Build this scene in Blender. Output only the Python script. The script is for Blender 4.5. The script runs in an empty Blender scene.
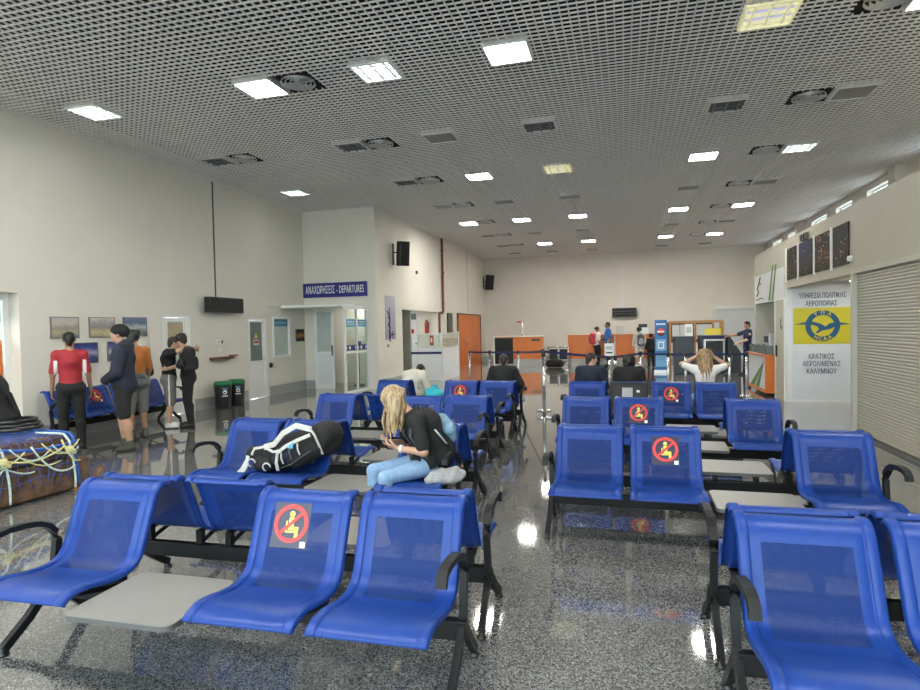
import bpy, bmesh, math, random
import numpy as np
from mathutils import Vector, Matrix, Euler
random.seed(7); rng = np.random.default_rng(3)
S = bpy.context.scene
COL = S.collection
PI = math.pi
V = Vector

# ------------------------------------------------------------------ materials
def mat(name, col, rough=0.5, metal=0.0, spec=0.5, var=0.06, scale=30.0, emit=None, bump=0.0, coat=0.0, col2=None):
    m = bpy.data.materials.new(name); m.use_nodes = True
    nt = m.node_tree; b = nt.nodes['Principled BSDF']
    b.inputs['Roughness'].default_value = rough; b.inputs['Metallic'].default_value = metal
    b.inputs['Specular IOR Level'].default_value = spec
    b.inputs['Coat Weight'].default_value = coat
    tc = nt.nodes.new('ShaderNodeTexCoord'); n = nt.nodes.new('ShaderNodeTexNoise')
    n.inputs['Scale'].default_value = scale; n.inputs['Detail'].default_value = 3
    nt.links.new(tc.outputs['Object'], n.inputs['Vector'])
    r = nt.nodes.new('ShaderNodeValToRGB')
    c = np.array(col[:3]); d = np.array(col2[:3]) if col2 is not None else c * (1 + var)
    c0 = c if col2 is not None else c * (1 - var)
    r.color_ramp.elements[0].color = (*c0, 1); r.color_ramp.elements[1].color = (*np.clip(d, 0, 1), 1)
    r.color_ramp.elements[0].position = .35; r.color_ramp.elements[1].position = .65
    nt.links.new(n.outputs['Fac'], r.inputs['Fac']); nt.links.new(r.outputs['Color'], b.inputs['Base Color'])
    if bump:
        bp = nt.nodes.new('ShaderNodeBump'); bp.inputs['Strength'].default_value = bump; bp.inputs['Distance'].default_value = .01 if bump < .9 else .05
        nt.links.new(n.outputs['Fac'], bp.inputs['Height']); nt.links.new(bp.outputs['Normal'], b.inputs['Normal'])
    if emit:
        b.inputs['Emission Color'].default_value = (*emit[:3], 1); b.inputs['Emission Strength'].default_value = emit[3]
    return m

def srgb(r, g, b):
    f = lambda v: (v / 255 / 12.92) if v / 255 <= .04045 else ((v / 255 + .055) / 1.055) ** 2.4
    return (f(r), f(g), f(b))

def glass_mat(name, tint=(.9, .95, .93), refl=.12):
    m = bpy.data.materials.new(name); m.use_nodes = True; nt = m.node_tree; nt.nodes.clear()
    o = nt.nodes.new('ShaderNodeOutputMaterial'); mx = nt.nodes.new('ShaderNodeMixShader')
    t = nt.nodes.new('ShaderNodeBsdfTransparent'); g = nt.nodes.new('ShaderNodeBsdfGlossy')
    t.inputs['Color'].default_value = (*tint, 1); g.inputs['Roughness'].default_value = .02
    lw = nt.nodes.new('ShaderNodeLayerWeight'); pw = nt.nodes.new('ShaderNodeMath'); pw.operation = 'POWER'; pw.inputs[1].default_value = 4.5
    f = nt.nodes.new('ShaderNodeMath'); f.operation = 'MULTIPLY_ADD'; f.inputs[1].default_value = .75; f.inputs[2].default_value = .035
    nt.links.new(lw.outputs['Facing'], pw.inputs[0]); nt.links.new(pw.outputs[0], f.inputs[0]); nt.links.new(f.outputs[0], mx.inputs['Fac']); nt.links.new(t.outputs['BSDF'], mx.inputs[1])
    nt.links.new(g.outputs['BSDF'], mx.inputs[2]); nt.links.new(mx.outputs['Shader'], o.inputs['Surface'])
    return m

def perforated(name, col):
    m = mat(name, col, rough=.45, spec=.22, scale=60, var=.05); nt = m.node_tree; b = nt.nodes['Principled BSDF']
    out = [n for n in nt.nodes if n.type == 'OUTPUT_MATERIAL'][0]
    uv = nt.nodes.new('ShaderNodeUVMap'); sep = nt.nodes.new('ShaderNodeSeparateXYZ')
    nt.links.new(uv.outputs['UV'], sep.inputs['Vector'])
    def M(op, a, bb=None):
        n = nt.nodes.new('ShaderNodeMath'); n.operation = op
        for i, x in enumerate((a, bb)):
            if x is None: continue
            if isinstance(x, (int, float)): n.inputs[i].default_value = x
            else: nt.links.new(x, n.inputs[i])
        return n.outputs[0]
    p = .0085
    u = M('DIVIDE', sep.outputs['X'], p); v = M('DIVIDE', sep.outputs['Y'], p * 1.732)
    def lat(off):
        a = M('SUBTRACT', M('FRACT', M('ADD', u, off)), .5); c = M('MULTIPLY', M('SUBTRACT', M('FRACT', M('ADD', v, off)), .5), 1.732)
        return M('SQRT', M('ADD', M('MULTIPLY', a, a), M('MULTIPLY', c, c)))
    hole = M('LESS_THAN', M('MINIMUM', lat(0.0), lat(.5)), .32)
    t = nt.nodes.new('ShaderNodeBsdfTransparent'); mx = nt.nodes.new('ShaderNodeMixShader')
    nt.links.new(hole, mx.inputs['Fac']); nt.links.new(b.outputs['BSDF'], mx.inputs[1]); nt.links.new(t.outputs['BSDF'], mx.inputs[2])
    nt.links.new(mx.outputs['Shader'], out.inputs['Surface'])
    return m

def floor_mat():
    m = bpy.data.materials.new('polished_granite'); m.use_nodes = True; nt = m.node_tree; b = nt.nodes['Principled BSDF']
    L = nt.links; N = nt.nodes.new
    tc = N('ShaderNodeTexCoord'); mp = N('ShaderNodeMapping'); mp.inputs['Rotation'].default_value = (0, 0, math.radians(20))
    L.new(tc.outputs['Object'], mp.inputs['Vector'])
    vo = N('ShaderNodeTexVoronoi'); vo.inputs['Scale'].default_value = 150; L.new(mp.outputs['Vector'], vo.inputs['Vector'])
    n1 = N('ShaderNodeTexNoise'); n1.inputs['Scale'].default_value = 170; n1.inputs['Detail'].default_value = 2; L.new(mp.outputs['Vector'], n1.inputs['Vector'])
    n2 = N('ShaderNodeTexNoise'); n2.inputs['Scale'].default_value = 1.3; L.new(mp.outputs['Vector'], n2.inputs['Vector'])
    sx = N('ShaderNodeSeparateColor'); L.new(vo.outputs['Color'], sx.inputs['Color'])
    mxf = N('ShaderNodeMath'); mxf.operation = 'ADD'; L.new(sx.outputs[0], mxf.inputs[0]); L.new(n1.outputs['Fac'], mxf.inputs[1])
    hf = N('ShaderNodeMath'); hf.operation = 'MULTIPLY'; hf.inputs[1].default_value = .5; L.new(mxf.outputs[0], hf.inputs[0])
    rp = N('ShaderNodeValToRGB'); e = rp.color_ramp.elements
    e[0].position = .22; e[0].color = (.042, .043, .047, 1); e[1].position = .85; e[1].color = (.48, .48, .47, 1)
    k = e.new(.5); k.color = (.175, .175, .175, 1)
    L.new(hf.outputs[0], rp.inputs['Fac'])
    sp = N('ShaderNodeSeparateXYZ'); L.new(mp.outputs['Vector'], sp.inputs['Vector'])
    def joint(sock, off):
        a = N('ShaderNodeMath'); a.operation = 'SUBTRACT'; a.inputs[1].default_value = off; L.new(sock, a.inputs[0])
        d = N('ShaderNodeMath'); d.operation = 'DIVIDE'; d.inputs[1].default_value = .4; L.new(a.outputs[0], d.inputs[0])
        f = N('ShaderNodeMath'); f.operation = 'FRACT'; L.new(d.outputs[0], f.inputs[0])
        c = N('ShaderNodeMath'); c.operation = 'LESS_THAN'; c.inputs[1].default_value = .0085; L.new(f.outputs[0], c.inputs[0])
        return c.outputs[0]
    j = N('ShaderNodeMath'); j.operation = 'MAXIMUM'; L.new(joint(sp.outputs['X'], .18), j.inputs[0]); L.new(joint(sp.outputs['Y'], .24), j.inputs[1])
    mx = N('ShaderNodeMix'); mx.data_type = 'RGBA'; L.new(j.outputs[0], mx.inputs['Factor']); L.new(rp.outputs['Color'], mx.inputs['A'])
    mx.inputs['B'].default_value = (.05, .05, .05, 1)
    ml = N('ShaderNodeMix'); ml.data_type = 'RGBA'; ml.blend_type = 'MULTIPLY'; ml.inputs['Factor'].default_value = .35
    L.new(mx.outputs['Result'], ml.inputs['A']); L.new(n2.outputs['Fac'], ml.inputs['B'])
    L.new(ml.outputs['Result'], b.inputs['Base Color'])
    b.inputs['Roughness'].default_value = .055; b.inputs['IOR'].default_value = 2.1; b.inputs['Coat Weight'].default_value = .6; b.inputs['Coat IOR'].default_value = 1.6; b.inputs['Coat Roughness'].default_value = .04
    return m

def photo_mat(name, cols, scale=6, detail=6, axis='Z', h0=0, h1=1, spark=None):
    """picture: a vertical colour sequence broken up by noise"""
    m = bpy.data.materials.new(name); m.use_nodes = True; nt = m.node_tree; b = nt.nodes['Principled BSDF']; L = nt.links; N = nt.nodes.new
    tc = N('ShaderNodeTexCoord'); sp = N('ShaderNodeSeparateXYZ'); L.new(tc.outputs['Object'], sp.inputs['Vector'])
    n = N('ShaderNodeTexNoise'); n.inputs['Scale'].default_value = scale; n.inputs['Detail'].default_value = detail; L.new(tc.outputs['Object'], n.inputs['Vector'])
    mr = N('ShaderNodeMapRange'); mr.inputs[1].default_value = h0; mr.inputs[2].default_value = h1; L.new(sp.outputs['Z'], mr.inputs[0])
    a = N('ShaderNodeMath'); a.operation = 'MULTIPLY_ADD'; a.inputs[1].default_value = .5; a.inputs[2].default_value = -.25; L.new(n.outputs['Fac'], a.inputs[0])
    s = N('ShaderNodeMath'); s.operation = 'ADD'; L.new(mr.outputs[0], s.inputs[0]); L.new(a.outputs[0], s.inputs[1])
    r = N('ShaderNodeValToRGB'); e = r.color_ramp.elements
    for i, c in enumerate(cols):
        p = i / (len(cols) - 1)
        if i == 0: q = e[0]
        elif i == len(cols) - 1: q = e[-1]
        else: q = e.new(p)
        q.position = p; q.color = (*c, 1)
    L.new(s.outputs[0], r.inputs['Fac']); o = r.outputs['Color']
    if spark:
        v = N('ShaderNodeTexVoronoi'); v.inputs['Scale'].default_value = spark[1]; L.new(tc.outputs['Object'], v.inputs['Vector'])
        n3 = N('ShaderNodeTexNoise'); n3.inputs['Scale'].default_value = 4; L.new(tc.outputs['Object'], n3.inputs['Vector'])
        d = N('ShaderNodeMath'); d.operation = 'ADD'; L.new(v.outputs['Distance'], d.inputs[0]); L.new(n3.outputs['Fac'], d.inputs[1])
        c = N('ShaderNodeMath'); c.operation = 'LESS_THAN'; c.inputs[1].default_value = spark[2]; L.new(d.outputs[0], c.inputs[0])
        mx = N('ShaderNodeMix'); mx.data_type = 'RGBA'; L.new(c.outputs[0], mx.inputs['Factor']); L.new(o, mx.inputs['A']); mx.inputs['B'].default_value = (*spark[0], 1)
        o = mx.outputs['Result']
    L.new(o, b.inputs['Base Color']); b.inputs['Roughness'].default_value = .6; b.inputs['Specular IOR Level'].default_value = .25
    return m

M = {}
M['wall'] = mat('warm_white_plaster', (.70, .665, .60), .75, scale=1.2, var=.02)
M['wall_far'] = mat('pale_plaster', (.70, .65, .59), .75, scale=1.2, var=.02)
M['khaki'] = mat('khaki_cladding', (.46, .42, .34), .5, scale=2, var=.02)
M['olive'] = mat('pale_olive_cladding', (.50, .49, .41), .5, scale=2, var=.02)
M['floor'] = floor_mat()
M['skirt'] = mat('granite_skirting', (.26, .26, .26), .3, scale=180, col2=(.46, .46, .45))
M['grid'] = mat('silver_ceiling_lath', (.90, .865, .855), .8, spec=.15, metal=0, scale=8, var=.03)
M['plenum'] = mat('dark_plenum', (.009, .007, .007), .9, scale=3)
M['white'] = mat('white_paint', (.78, .78, .77), .35, scale=5, var=.02)
M['white_alu'] = mat('white_aluminium', (.74, .75, .75), .3, scale=8, var=.02)
M['blue'] = mat('blue_enamel', (.008, .041, .232), .38, spec=.3, scale=25, var=.05)
M['blue_perf'] = perforated('blue_perforated_steel', (.007, .032, .176))  # darker than the enamel: shade of the hole walls put into the colour
M['black_seat'] = mat('black_seat_cover', (.012, .012, .013), .6, scale=40)
M['black_metal'] = mat('black_steel', (.006, .006, .007), .5, spec=.25, scale=40)
M['arm'] = mat('dark_grey_plastic', (.010, .011, .012), .5, spec=.25, scale=50, var=.1)
M['table'] = mat('grey_laminate', (.22, .213, .20), .38, scale=12, var=.02)
M['table_edge'] = mat('dark_grey_edge', (.10, .10, .10), .45, scale=30)
M['steel'] = mat('brushed_steel', (.62, .63, .65), .22, metal=1, scale=60)
M['alu'] = mat('aluminium', (.66, .67, .68), .35, metal=.8, scale=60)
M['kick'] = mat('grey_kick_plate', (.42, .42, .41), .35, scale=10)
M['glass'] = glass_mat('clear_glass')
M['glass_g'] = glass_mat('greenish_glass', (.86, .92, .88))
M['glass_frost'] = mat('grey_glazing', (.17, .20, .20), .12, scale=4, var=.05)
M['frost'] = mat('pale_frosted_glazing', (.46, .52, .49), .2, scale=4, var=.04)
M['orange'] = mat('orange_laminate', (.66, .17, .022), .4, scale=6, var=.03)
M['wood'] = mat('light_wood', (.48, .27, .11), .45, scale=14, col2=(.40, .21, .08))
M['brown'] = mat('brown_wood', (.13, .05, .025), .5, scale=16, var=.15)
M['red'] = mat('red_paint', (.42, .02, .02), .4)
M['pipe'] = mat('brown_red_pipe_paint', (.20, .045, .04), .4)
M['blackp'] = mat('black_plastic', (.012, .012, .013), .35, scale=40)
M['screen'] = mat('dark_screen', (.008, .008, .009), .4, spec=.3, scale=4)
M['lit'] = mat('lit_diffuser', (.8, .8, .8), .5, emit=(1.0, .98, .88, 34.0))
M['lit_dim'] = mat('dim_diffuser', (.7, .7, .7), .5, emit=(.90, 1.0, 1.0, 3.0))
M['added_fill'] = mat('added_room_lamp', (.8, .8, .8), .5, emit=(1, .98, .92, 5))  # glow of the lamps added to brighten the side rooms
M['louvre'] = mat('bright_louvre', (.5, .52, .5), .5, scale=20); M['halflit'] = mat('half_lit_reflector', (.2, .2, .3), .4, emit=(.5, .5, .8, .25)); M['cream'] = mat('cream_lamp_rim', (.8, .78, .5), .4, emit=(1, .95, .6, .10))
M['unlit'] = mat('unlit_reflector', (.16, .17, .18), .35, scale=30)
M['unlit_grey'] = mat('unlit_diffuser', (.22, .22, .22), .4, scale=30)
M['navy'] = mat('navy_belt', (.012, .018, .10), .7, scale=50)
M['signblue'] = mat('sign_blue', (.020, .022, .19), .4, scale=5, var=.02)
M['bluepanel'] = mat('blue_film', (.05, .18, .30), .4, scale=4)
M['letter'] = mat('white_lettering', (.85, .85, .85), .5, scale=10, var=.01)
M['navylet'] = mat('navy_lettering', (.05, .06, .12), .5, scale=10)
M['yellow'] = mat('yellow_panel', (.62, .54, .03), .4, scale=5, var=.02)
M['logoblue'] = mat('logo_blue', (.02, .10, .20), .4, scale=5)
M['panelwhite'] = mat('white_panel', (.70, .72, .75), .35, scale=5, var=.015)
M['shutter'] = mat('beige_roller_slats', (.44, .415, .35), .45, scale=30, var=.03)
M['skin'] = mat('skin', (.50, .29, .20), .5, scale=20, var=.06)
M['skin_d'] = mat('tanned_skin', (.34, .18, .11), .5, scale=20, var=.06)
M['lip'] = mat('lip', (.36, .12, .10), .4)
M['eyewhite'] = mat('eye_white', (.75, .73, .7), .2)
M['iris'] = mat('iris', (.03, .02, .015), .15)
M['blackcloth'] = mat('black_cloth', (.010, .010, .011), .85, scale=90, var=.25, bump=.2)
M['navycloth'] = mat('navy_cloth', (.012, .016, .032), .85, scale=90, var=.25, bump=.2)
M['redcloth'] = mat('red_jersey', (.34, .018, .028), .75, scale=60, var=.12, bump=.2)
M['whitecloth'] = mat('white_cloth', (.72, .68, .66), .8, scale=60, var=.05, bump=.2)
M['orangecloth'] = mat('rust_orange_cloth', (.36, .12, .025), .8, scale=60, var=.1, bump=.2)
M['greycloth'] = mat('grey_cloth', (.16, .155, .15), .85, scale=70, var=.15, bump=.2)
M['midgrey'] = mat('mid_grey_cloth', (.075, .08, .09), .8, scale=70, var=.15, bump=.2)
M['palegrey'] = mat('pale_grey_fleece', (.36, .36, .38), .9, scale=60, var=.12, bump=.3)
M['beige'] = mat('beige_cloth', (.60, .56, .48), .85, scale=60, var=.08, bump=.2)
M['denim'] = mat('light_blue_denim', (.22, .36, .58), .85, scale=55, col2=(.29, .44, .65), bump=.2)
M['bluecloth'] = mat('blue_cloth', (.025, .11, .36), .8, scale=60, var=.1)
M['policecloth'] = mat('uniform_navy', (.014, .020, .060), .8, scale=60, var=.15)
M['turq'] = mat('turquoise_cloth', (.03, .42, .52), .7, scale=30, var=.15)
M['steelblue'] = mat('steel_blue_cloth', (.16, .28, .38), .8, scale=40, var=.15)
M['strap'] = mat('pale_grey_webbing', (.50, .49, .46), .8, scale=60, var=.1)
M['blonde'] = mat('blonde_hair', (.42, .28, .13), .5, scale=45, col2=(.68, .53, .34))
M['blond_brown'] = mat('light_brown_hair', (.22, .12, .05), .5, scale=45, col2=(.46, .30, .16))
M['darkhair'] = mat('dark_hair', (.008, .007, .006), .5, scale=60, var=.3)
M['brownhair'] = mat('dark_brown_hair', (.022, .013, .010), .5, scale=60, var=.3)
M['shoe_w'] = mat('white_trainer', (.65, .65, .63), .5)
M['shoe_g'] = mat('grey_green_boot', (.06, .065, .05), .7, scale=50, var=.2)
M['shoe_b'] = mat('black_shoe', (.012, .012, .012), .5)
M['sole'] = mat('rubber_sole', (.03, .03, .03), .8)
M['burlap'] = mat('brown_wrapping', (.085, .045, .026), .75, scale=9, col2=(.17, .095, .055), bump=1.0)
M['netblue'] = mat('blue_netting', (.025, .10, .40), .6, scale=60, var=.2)
M['ropey'] = mat('yellow_rope', (.60, .56, .26), .7, scale=80, var=.2)
M['ropew'] = mat('pale_green_rope', (.50, .60, .56), .7, scale=80, var=.2)
M['green'] = mat('green_plastic_lid', (.015, .16, .06), .4)
M['greenstripe'] = mat('green_stripe', (.10, .22, .06), .5)
M['signdark'] = mat('sign_ground', (.018, .016, .05), .3)
M['signred'] = mat('sign_red', (.62, .03, .03), .4)
M['signyel'] = mat('sign_yellow', (.80, .66, .08), .4)
M['xray'] = mat('dark_blue_grey_metal', (.045, .055, .07), .45, scale=20)
M['bannerblue'] = mat('banner_blue', (.03, .17, .45), .5, scale=3, var=.15)
M['bannerpale'] = mat('banner_pale_blue', (.18, .42, .68), .5, scale=3, var=.1)
M['paper'] = mat('printed_paper', (.60, .62, .62), .6, scale=70, col2=(.42, .44, .45))
M['pinkred'] = mat('pink_red_nylon', (.50, .045, .06), .6, scale=30, var=.15)
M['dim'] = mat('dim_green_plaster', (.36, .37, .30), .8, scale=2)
M['lightblue'] = mat('light_blue_panel', (.13, .38, .55), .4, scale=4)
M['tan'] = mat('tan_board', (.44, .36, .24), .6, scale=5)
M['outside'] = mat('outside_paving', (.42, .40, .37), .9, scale=2)

def hair_mat(name, c0, c1):
    m = mat(name, c0, .45, scale=1, col2=c1); nt = m.node_tree; n = [k for k in nt.nodes if k.type == 'TEX_NOISE'][0]
    mp = nt.nodes.new('ShaderNodeMapping'); tc = [k for k in nt.nodes if k.type == 'TEX_COORD'][0]
    mp.inputs['Scale'].default_value = (75, 75, 7); nt.links.new(tc.outputs['Object'], mp.inputs['Vector']); nt.links.new(mp.outputs['Vector'], n.inputs['Vector']); return m
M['blonde'] = hair_mat('blonde_strands', (.17, .10, .045), (.50, .37, .21)); M['blond_brown'] = hair_mat('light_brown_strands', (.13, .07, .03), (.42, .28, .14))
# ------------------------------------------------------------------ object helpers
def tag(o, label=None, cat=None, group=None, kind=None):
    if label: o['label'] = label
    if cat: o['category'] = cat
    if group: o['group'] = group
    if kind: o['kind'] = kind
    return o

def thing(name, label, cat, loc=(0, 0, 0), rz=0.0, group=None):
    o = bpy.data.objects.new(name, None); COL.objects.link(o)
    o.location = loc; o.rotation_euler = (0, 0, rz); o.empty_display_size = .1
    return tag(o, label, cat, group)

class MB:
    """collects shapes of ONE mesh; faces keep a material slot"""
    def __init__(s): s.v = []; s.f = []; s.m = []; s.sm = []; s.mats = []
    def slot(s, m):
        if m not in s.mats: s.mats.append(m)
        return s.mats.index(m)
    def add(s, vs, fs, m, smooth=False):
        o = len(s.v); k = s.slot(m); s.v += [tuple(v) for v in vs]
        for f in fs: s.f.append([i + o for i in f]); s.m.append(k); s.sm.append(smooth)
        return s
    def box(s, x0, x1, y0, y1, z0, z1, m, mtx=None):
        vs = [V((x, y, z)) for x in (x0, x1) for y in (y0, y1) for z in (z0, z1)]
        if mtx: vs = [mtx @ v for v in vs]
        return s.add(vs, [(0, 1, 3, 2), (4, 6, 7, 5), (0, 4, 5, 1), (2, 3, 7, 6), (0, 2, 6, 4), (1, 5, 7, 3)], m)
    def rbox(s, x0, x1, y0, y1, z0, z1, m, r=.02, seg=4, axis='z', mtx=None, bev=0.0):
        """box with the four edges along one axis rounded"""
        d = {'z': (x0, x1, y0, y1, z0, z1), 'x': (y0, y1, z0, z1, x0, x1), 'y': (x0, x1, z0, z1, y0, y1)}[axis]
        a0, a1, b0, b1, c0, c1 = d; r = min(r, (a1 - a0) / 2 - 1e-4, (b1 - b0) / 2 - 1e-4); pts = []
        for (cx, cy, st) in ((a1 - r, b1 - r, 0), (a0 + r, b1 - r, 1), (a0 + r, b0 + r, 2), (a1 - r, b0 + r, 3)):
            for i in range(seg + 1):
                t = (st + i / seg) * PI / 2; pts.append((cx + r * math.cos(t), cy + r * math.sin(t)))
        n = len(pts); ca, cb = (a0 + a1) / 2, (b0 + b1) / 2
        lv = [(c0, bev), (c0 + bev, 0), (c1 - bev, 0), (c1, bev)] if bev else [(c0, 0), (c1, 0)]
        vs = []
        for c, ins in lv:
            for (a, b) in pts:
                ka = 1 - ins / max((a1 - a0) / 2, 1e-6); kb = 1 - ins / max((b1 - b0) / 2, 1e-6)
                a_, b_ = ca + (a - ca) * ka, cb + (b - cb) * kb
                vs.append({'z': (a_, b_, c), 'x': (c, a_, b_), 'y': (a_, c, b_)}[axis])
        fs = []
        for l in range(len(lv) - 1):
            fs += [(l * n + i, l * n + (i + 1) % n, (l + 1) * n + (i + 1) % n, (l + 1) * n + i) for i in range(n)]
        fs += [tuple(reversed(range(n))), tuple(range((len(lv) - 1) * n, len(lv) * n))]
        if axis == 'y': fs = [tuple(reversed(f)) for f in fs]
        if mtx: vs = [mtx @ V(v) for v in vs]
        return s.add(vs, fs, m)
    def tube(s, pts, r, m, seg=8, closed=False, flat=None, up=None):
        """round (or flattened: flat=(ry)) sweep along a polyline; r may be a list"""
        pts = [V(p) for p in pts]; n = len(pts); rs = r if isinstance(r, (list, tuple)) else [r] * n; vs = []; fs = []
        ref = V(up) if up is not None else None
        for i, p in enumerate(pts):
            a = pts[(i - 1) % n] if (closed or i > 0) else p; b = pts[(i + 1) % n] if (closed or i < n - 1) else p
            t = (b - a); t = t.normalized() if t.length > 1e-9 else V((0, 0, 1))
            if ref is None:
                ref = V((0, 0, 1)) if abs(t.z) < .9 else V((1, 0, 0))
            u = ref - t * ref.dot(t)
            if u.length < 1e-6: u = t.orthogonal()
            u.normalize(); w = t.cross(u)
            if up is None: ref = u
            for k in range(seg):
                q = 2 * PI * k / seg
                vs.append(p + u * (math.cos(q) * (flat if flat else rs[i])) + w * (math.sin(q) * rs[i]))
        rng_ = n if closed else n - 1
        for i in range(rng_):
            j = (i + 1) % n
            fs += [(i * seg + k, i * seg + (k + 1) % seg, j * seg + (k + 1) % seg, j * seg + k) for k in range(seg)]
        if not closed: fs += [tuple(reversed(range(seg))), tuple(range((n - 1) * seg, n * seg))]
        return s.add(vs, fs, m, True)
    def bar(s, pts, w, h, m, up=(0, 0, 1)):
        """rectangular section sweep; w across, h along 'up'"""
        pts = [V(p) for p in pts]; vs = []; n = len(pts); up = V(up)
        for i, p in enumerate(pts):
            t = (pts[min(i + 1, n - 1)] - pts[max(i - 1, 0)]).normalized(); u = up - t * up.dot(t)
            u = u.normalized() if u.length > 1e-5 else t.orthogonal().normalized(); c = t.cross(u)
            vs += [p + c * (a * w / 2) + u * (b * h / 2) for a, b in ((-1, -1), (1, -1), (1, 1), (-1, 1))]
        fs = [(i * 4 + k, i * 4 + (k + 1) % 4, (i + 1) * 4 + (k + 1) % 4, (i + 1) * 4 + k) for i in range(n - 1) for k in range(4)]
        fs += [(3, 2, 1, 0), tuple((n - 1) * 4 + k for k in range(4))]
        return s.add(vs, fs, m)
    def lathe(s, prof, m, seg=20, c=(0, 0), mtx=None):
        vs = []; n = len(prof)
        for k in range(seg):
            t = 2 * PI * k / seg
            for r, z in prof: vs.append(V((c[0] + r * math.cos(t), c[1] + r * math.sin(t), z)))
        if mtx: vs = [mtx @ v for v in vs]
        fs = [(k * n + i, ((k + 1) % seg) * n + i, ((k + 1) % seg) * n + i + 1, k * n + i + 1) for k in range(seg) for i in range(n - 1)]
        return s.add(vs, fs, m, True)
    def poly(s, pts, m, thick, nrm):
        """extruded flat polygon (points in 3D, counter-clockwise seen from nrm)"""
        n = len(pts); nv = V(nrm).normalized() * thick
        vs = [V(p) for p in pts] + [V(p) + nv for p in pts]
        fs = [tuple(range(n, 2 * n)), tuple(reversed(range(n)))] + [(i, (i + 1) % n, n + (i + 1) % n, n + i) for i in range(n)]
        return s.add(vs, fs, m)
    def mesh(s, name):
        me = bpy.data.meshes.new(name); me.from_pydata(s.v, [], s.f)
        for m in s.mats: me.materials.append(m)
        me.polygons.foreach_set('material_index', s.m); me.polygons.foreach_set('use_smooth', s.sm); me.update(); return me
    def build(s, name, parent=None, loc=None, label=None, kind=None):
        o = bpy.data.objects.new(name, s.mesh(name)); COL.objects.link(o)
        if parent: o.parent = parent
        if loc: o.location = loc
        if label: o['label'] = label
        if kind: o['kind'] = kind
        return o

def link(name, me, parent=None, loc=(0, 0, 0), rz=0):
    o = bpy.data.objects.new(name, me); COL.objects.link(o); o.parent = parent; o.location = loc; o.rotation_euler = (0, 0, rz); return o

def text(name, body, size, m, parent, mtx, align='CENTER', ext=.002, sx=1.0, bold=0.0, space=1.0):
    cu = bpy.data.curves.new(name, 'FONT'); cu.body = body; cu.size = size; cu.align_x = align; cu.align_y = 'CENTER'
    cu.extrude = ext; cu.offset = bold; cu.resolution_u = 3; cu.space_character = space
    t = bpy.data.objects.new(name, cu); COL.objects.link(t)
    bpy.context.view_layer.update()
    me = bpy.data.meshes.new_from_object(t.evaluated_get(bpy.context.evaluated_depsgraph_get()))
    bpy.data.objects.remove(t); bpy.data.curves.remove(cu)
    me.materials.clear(); me.materials.append(m); me.transform(Matrix.Scale(sx, 4, (1, 0, 0))); me.transform(mtx)
    o = bpy.data.objects.new(name, me); COL.objects.link(o); o.parent = parent; return o

def frame_mtx(origin, right, up):
    r = V(right).normalized(); u = V(up).normalized(); n = r.cross(u)
    m = Matrix.Identity(4)
    for i in range(3): m[i][0], m[i][1], m[i][2], m[i][3] = r[i], u[i], n[i], origin[i]
    return m

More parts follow.
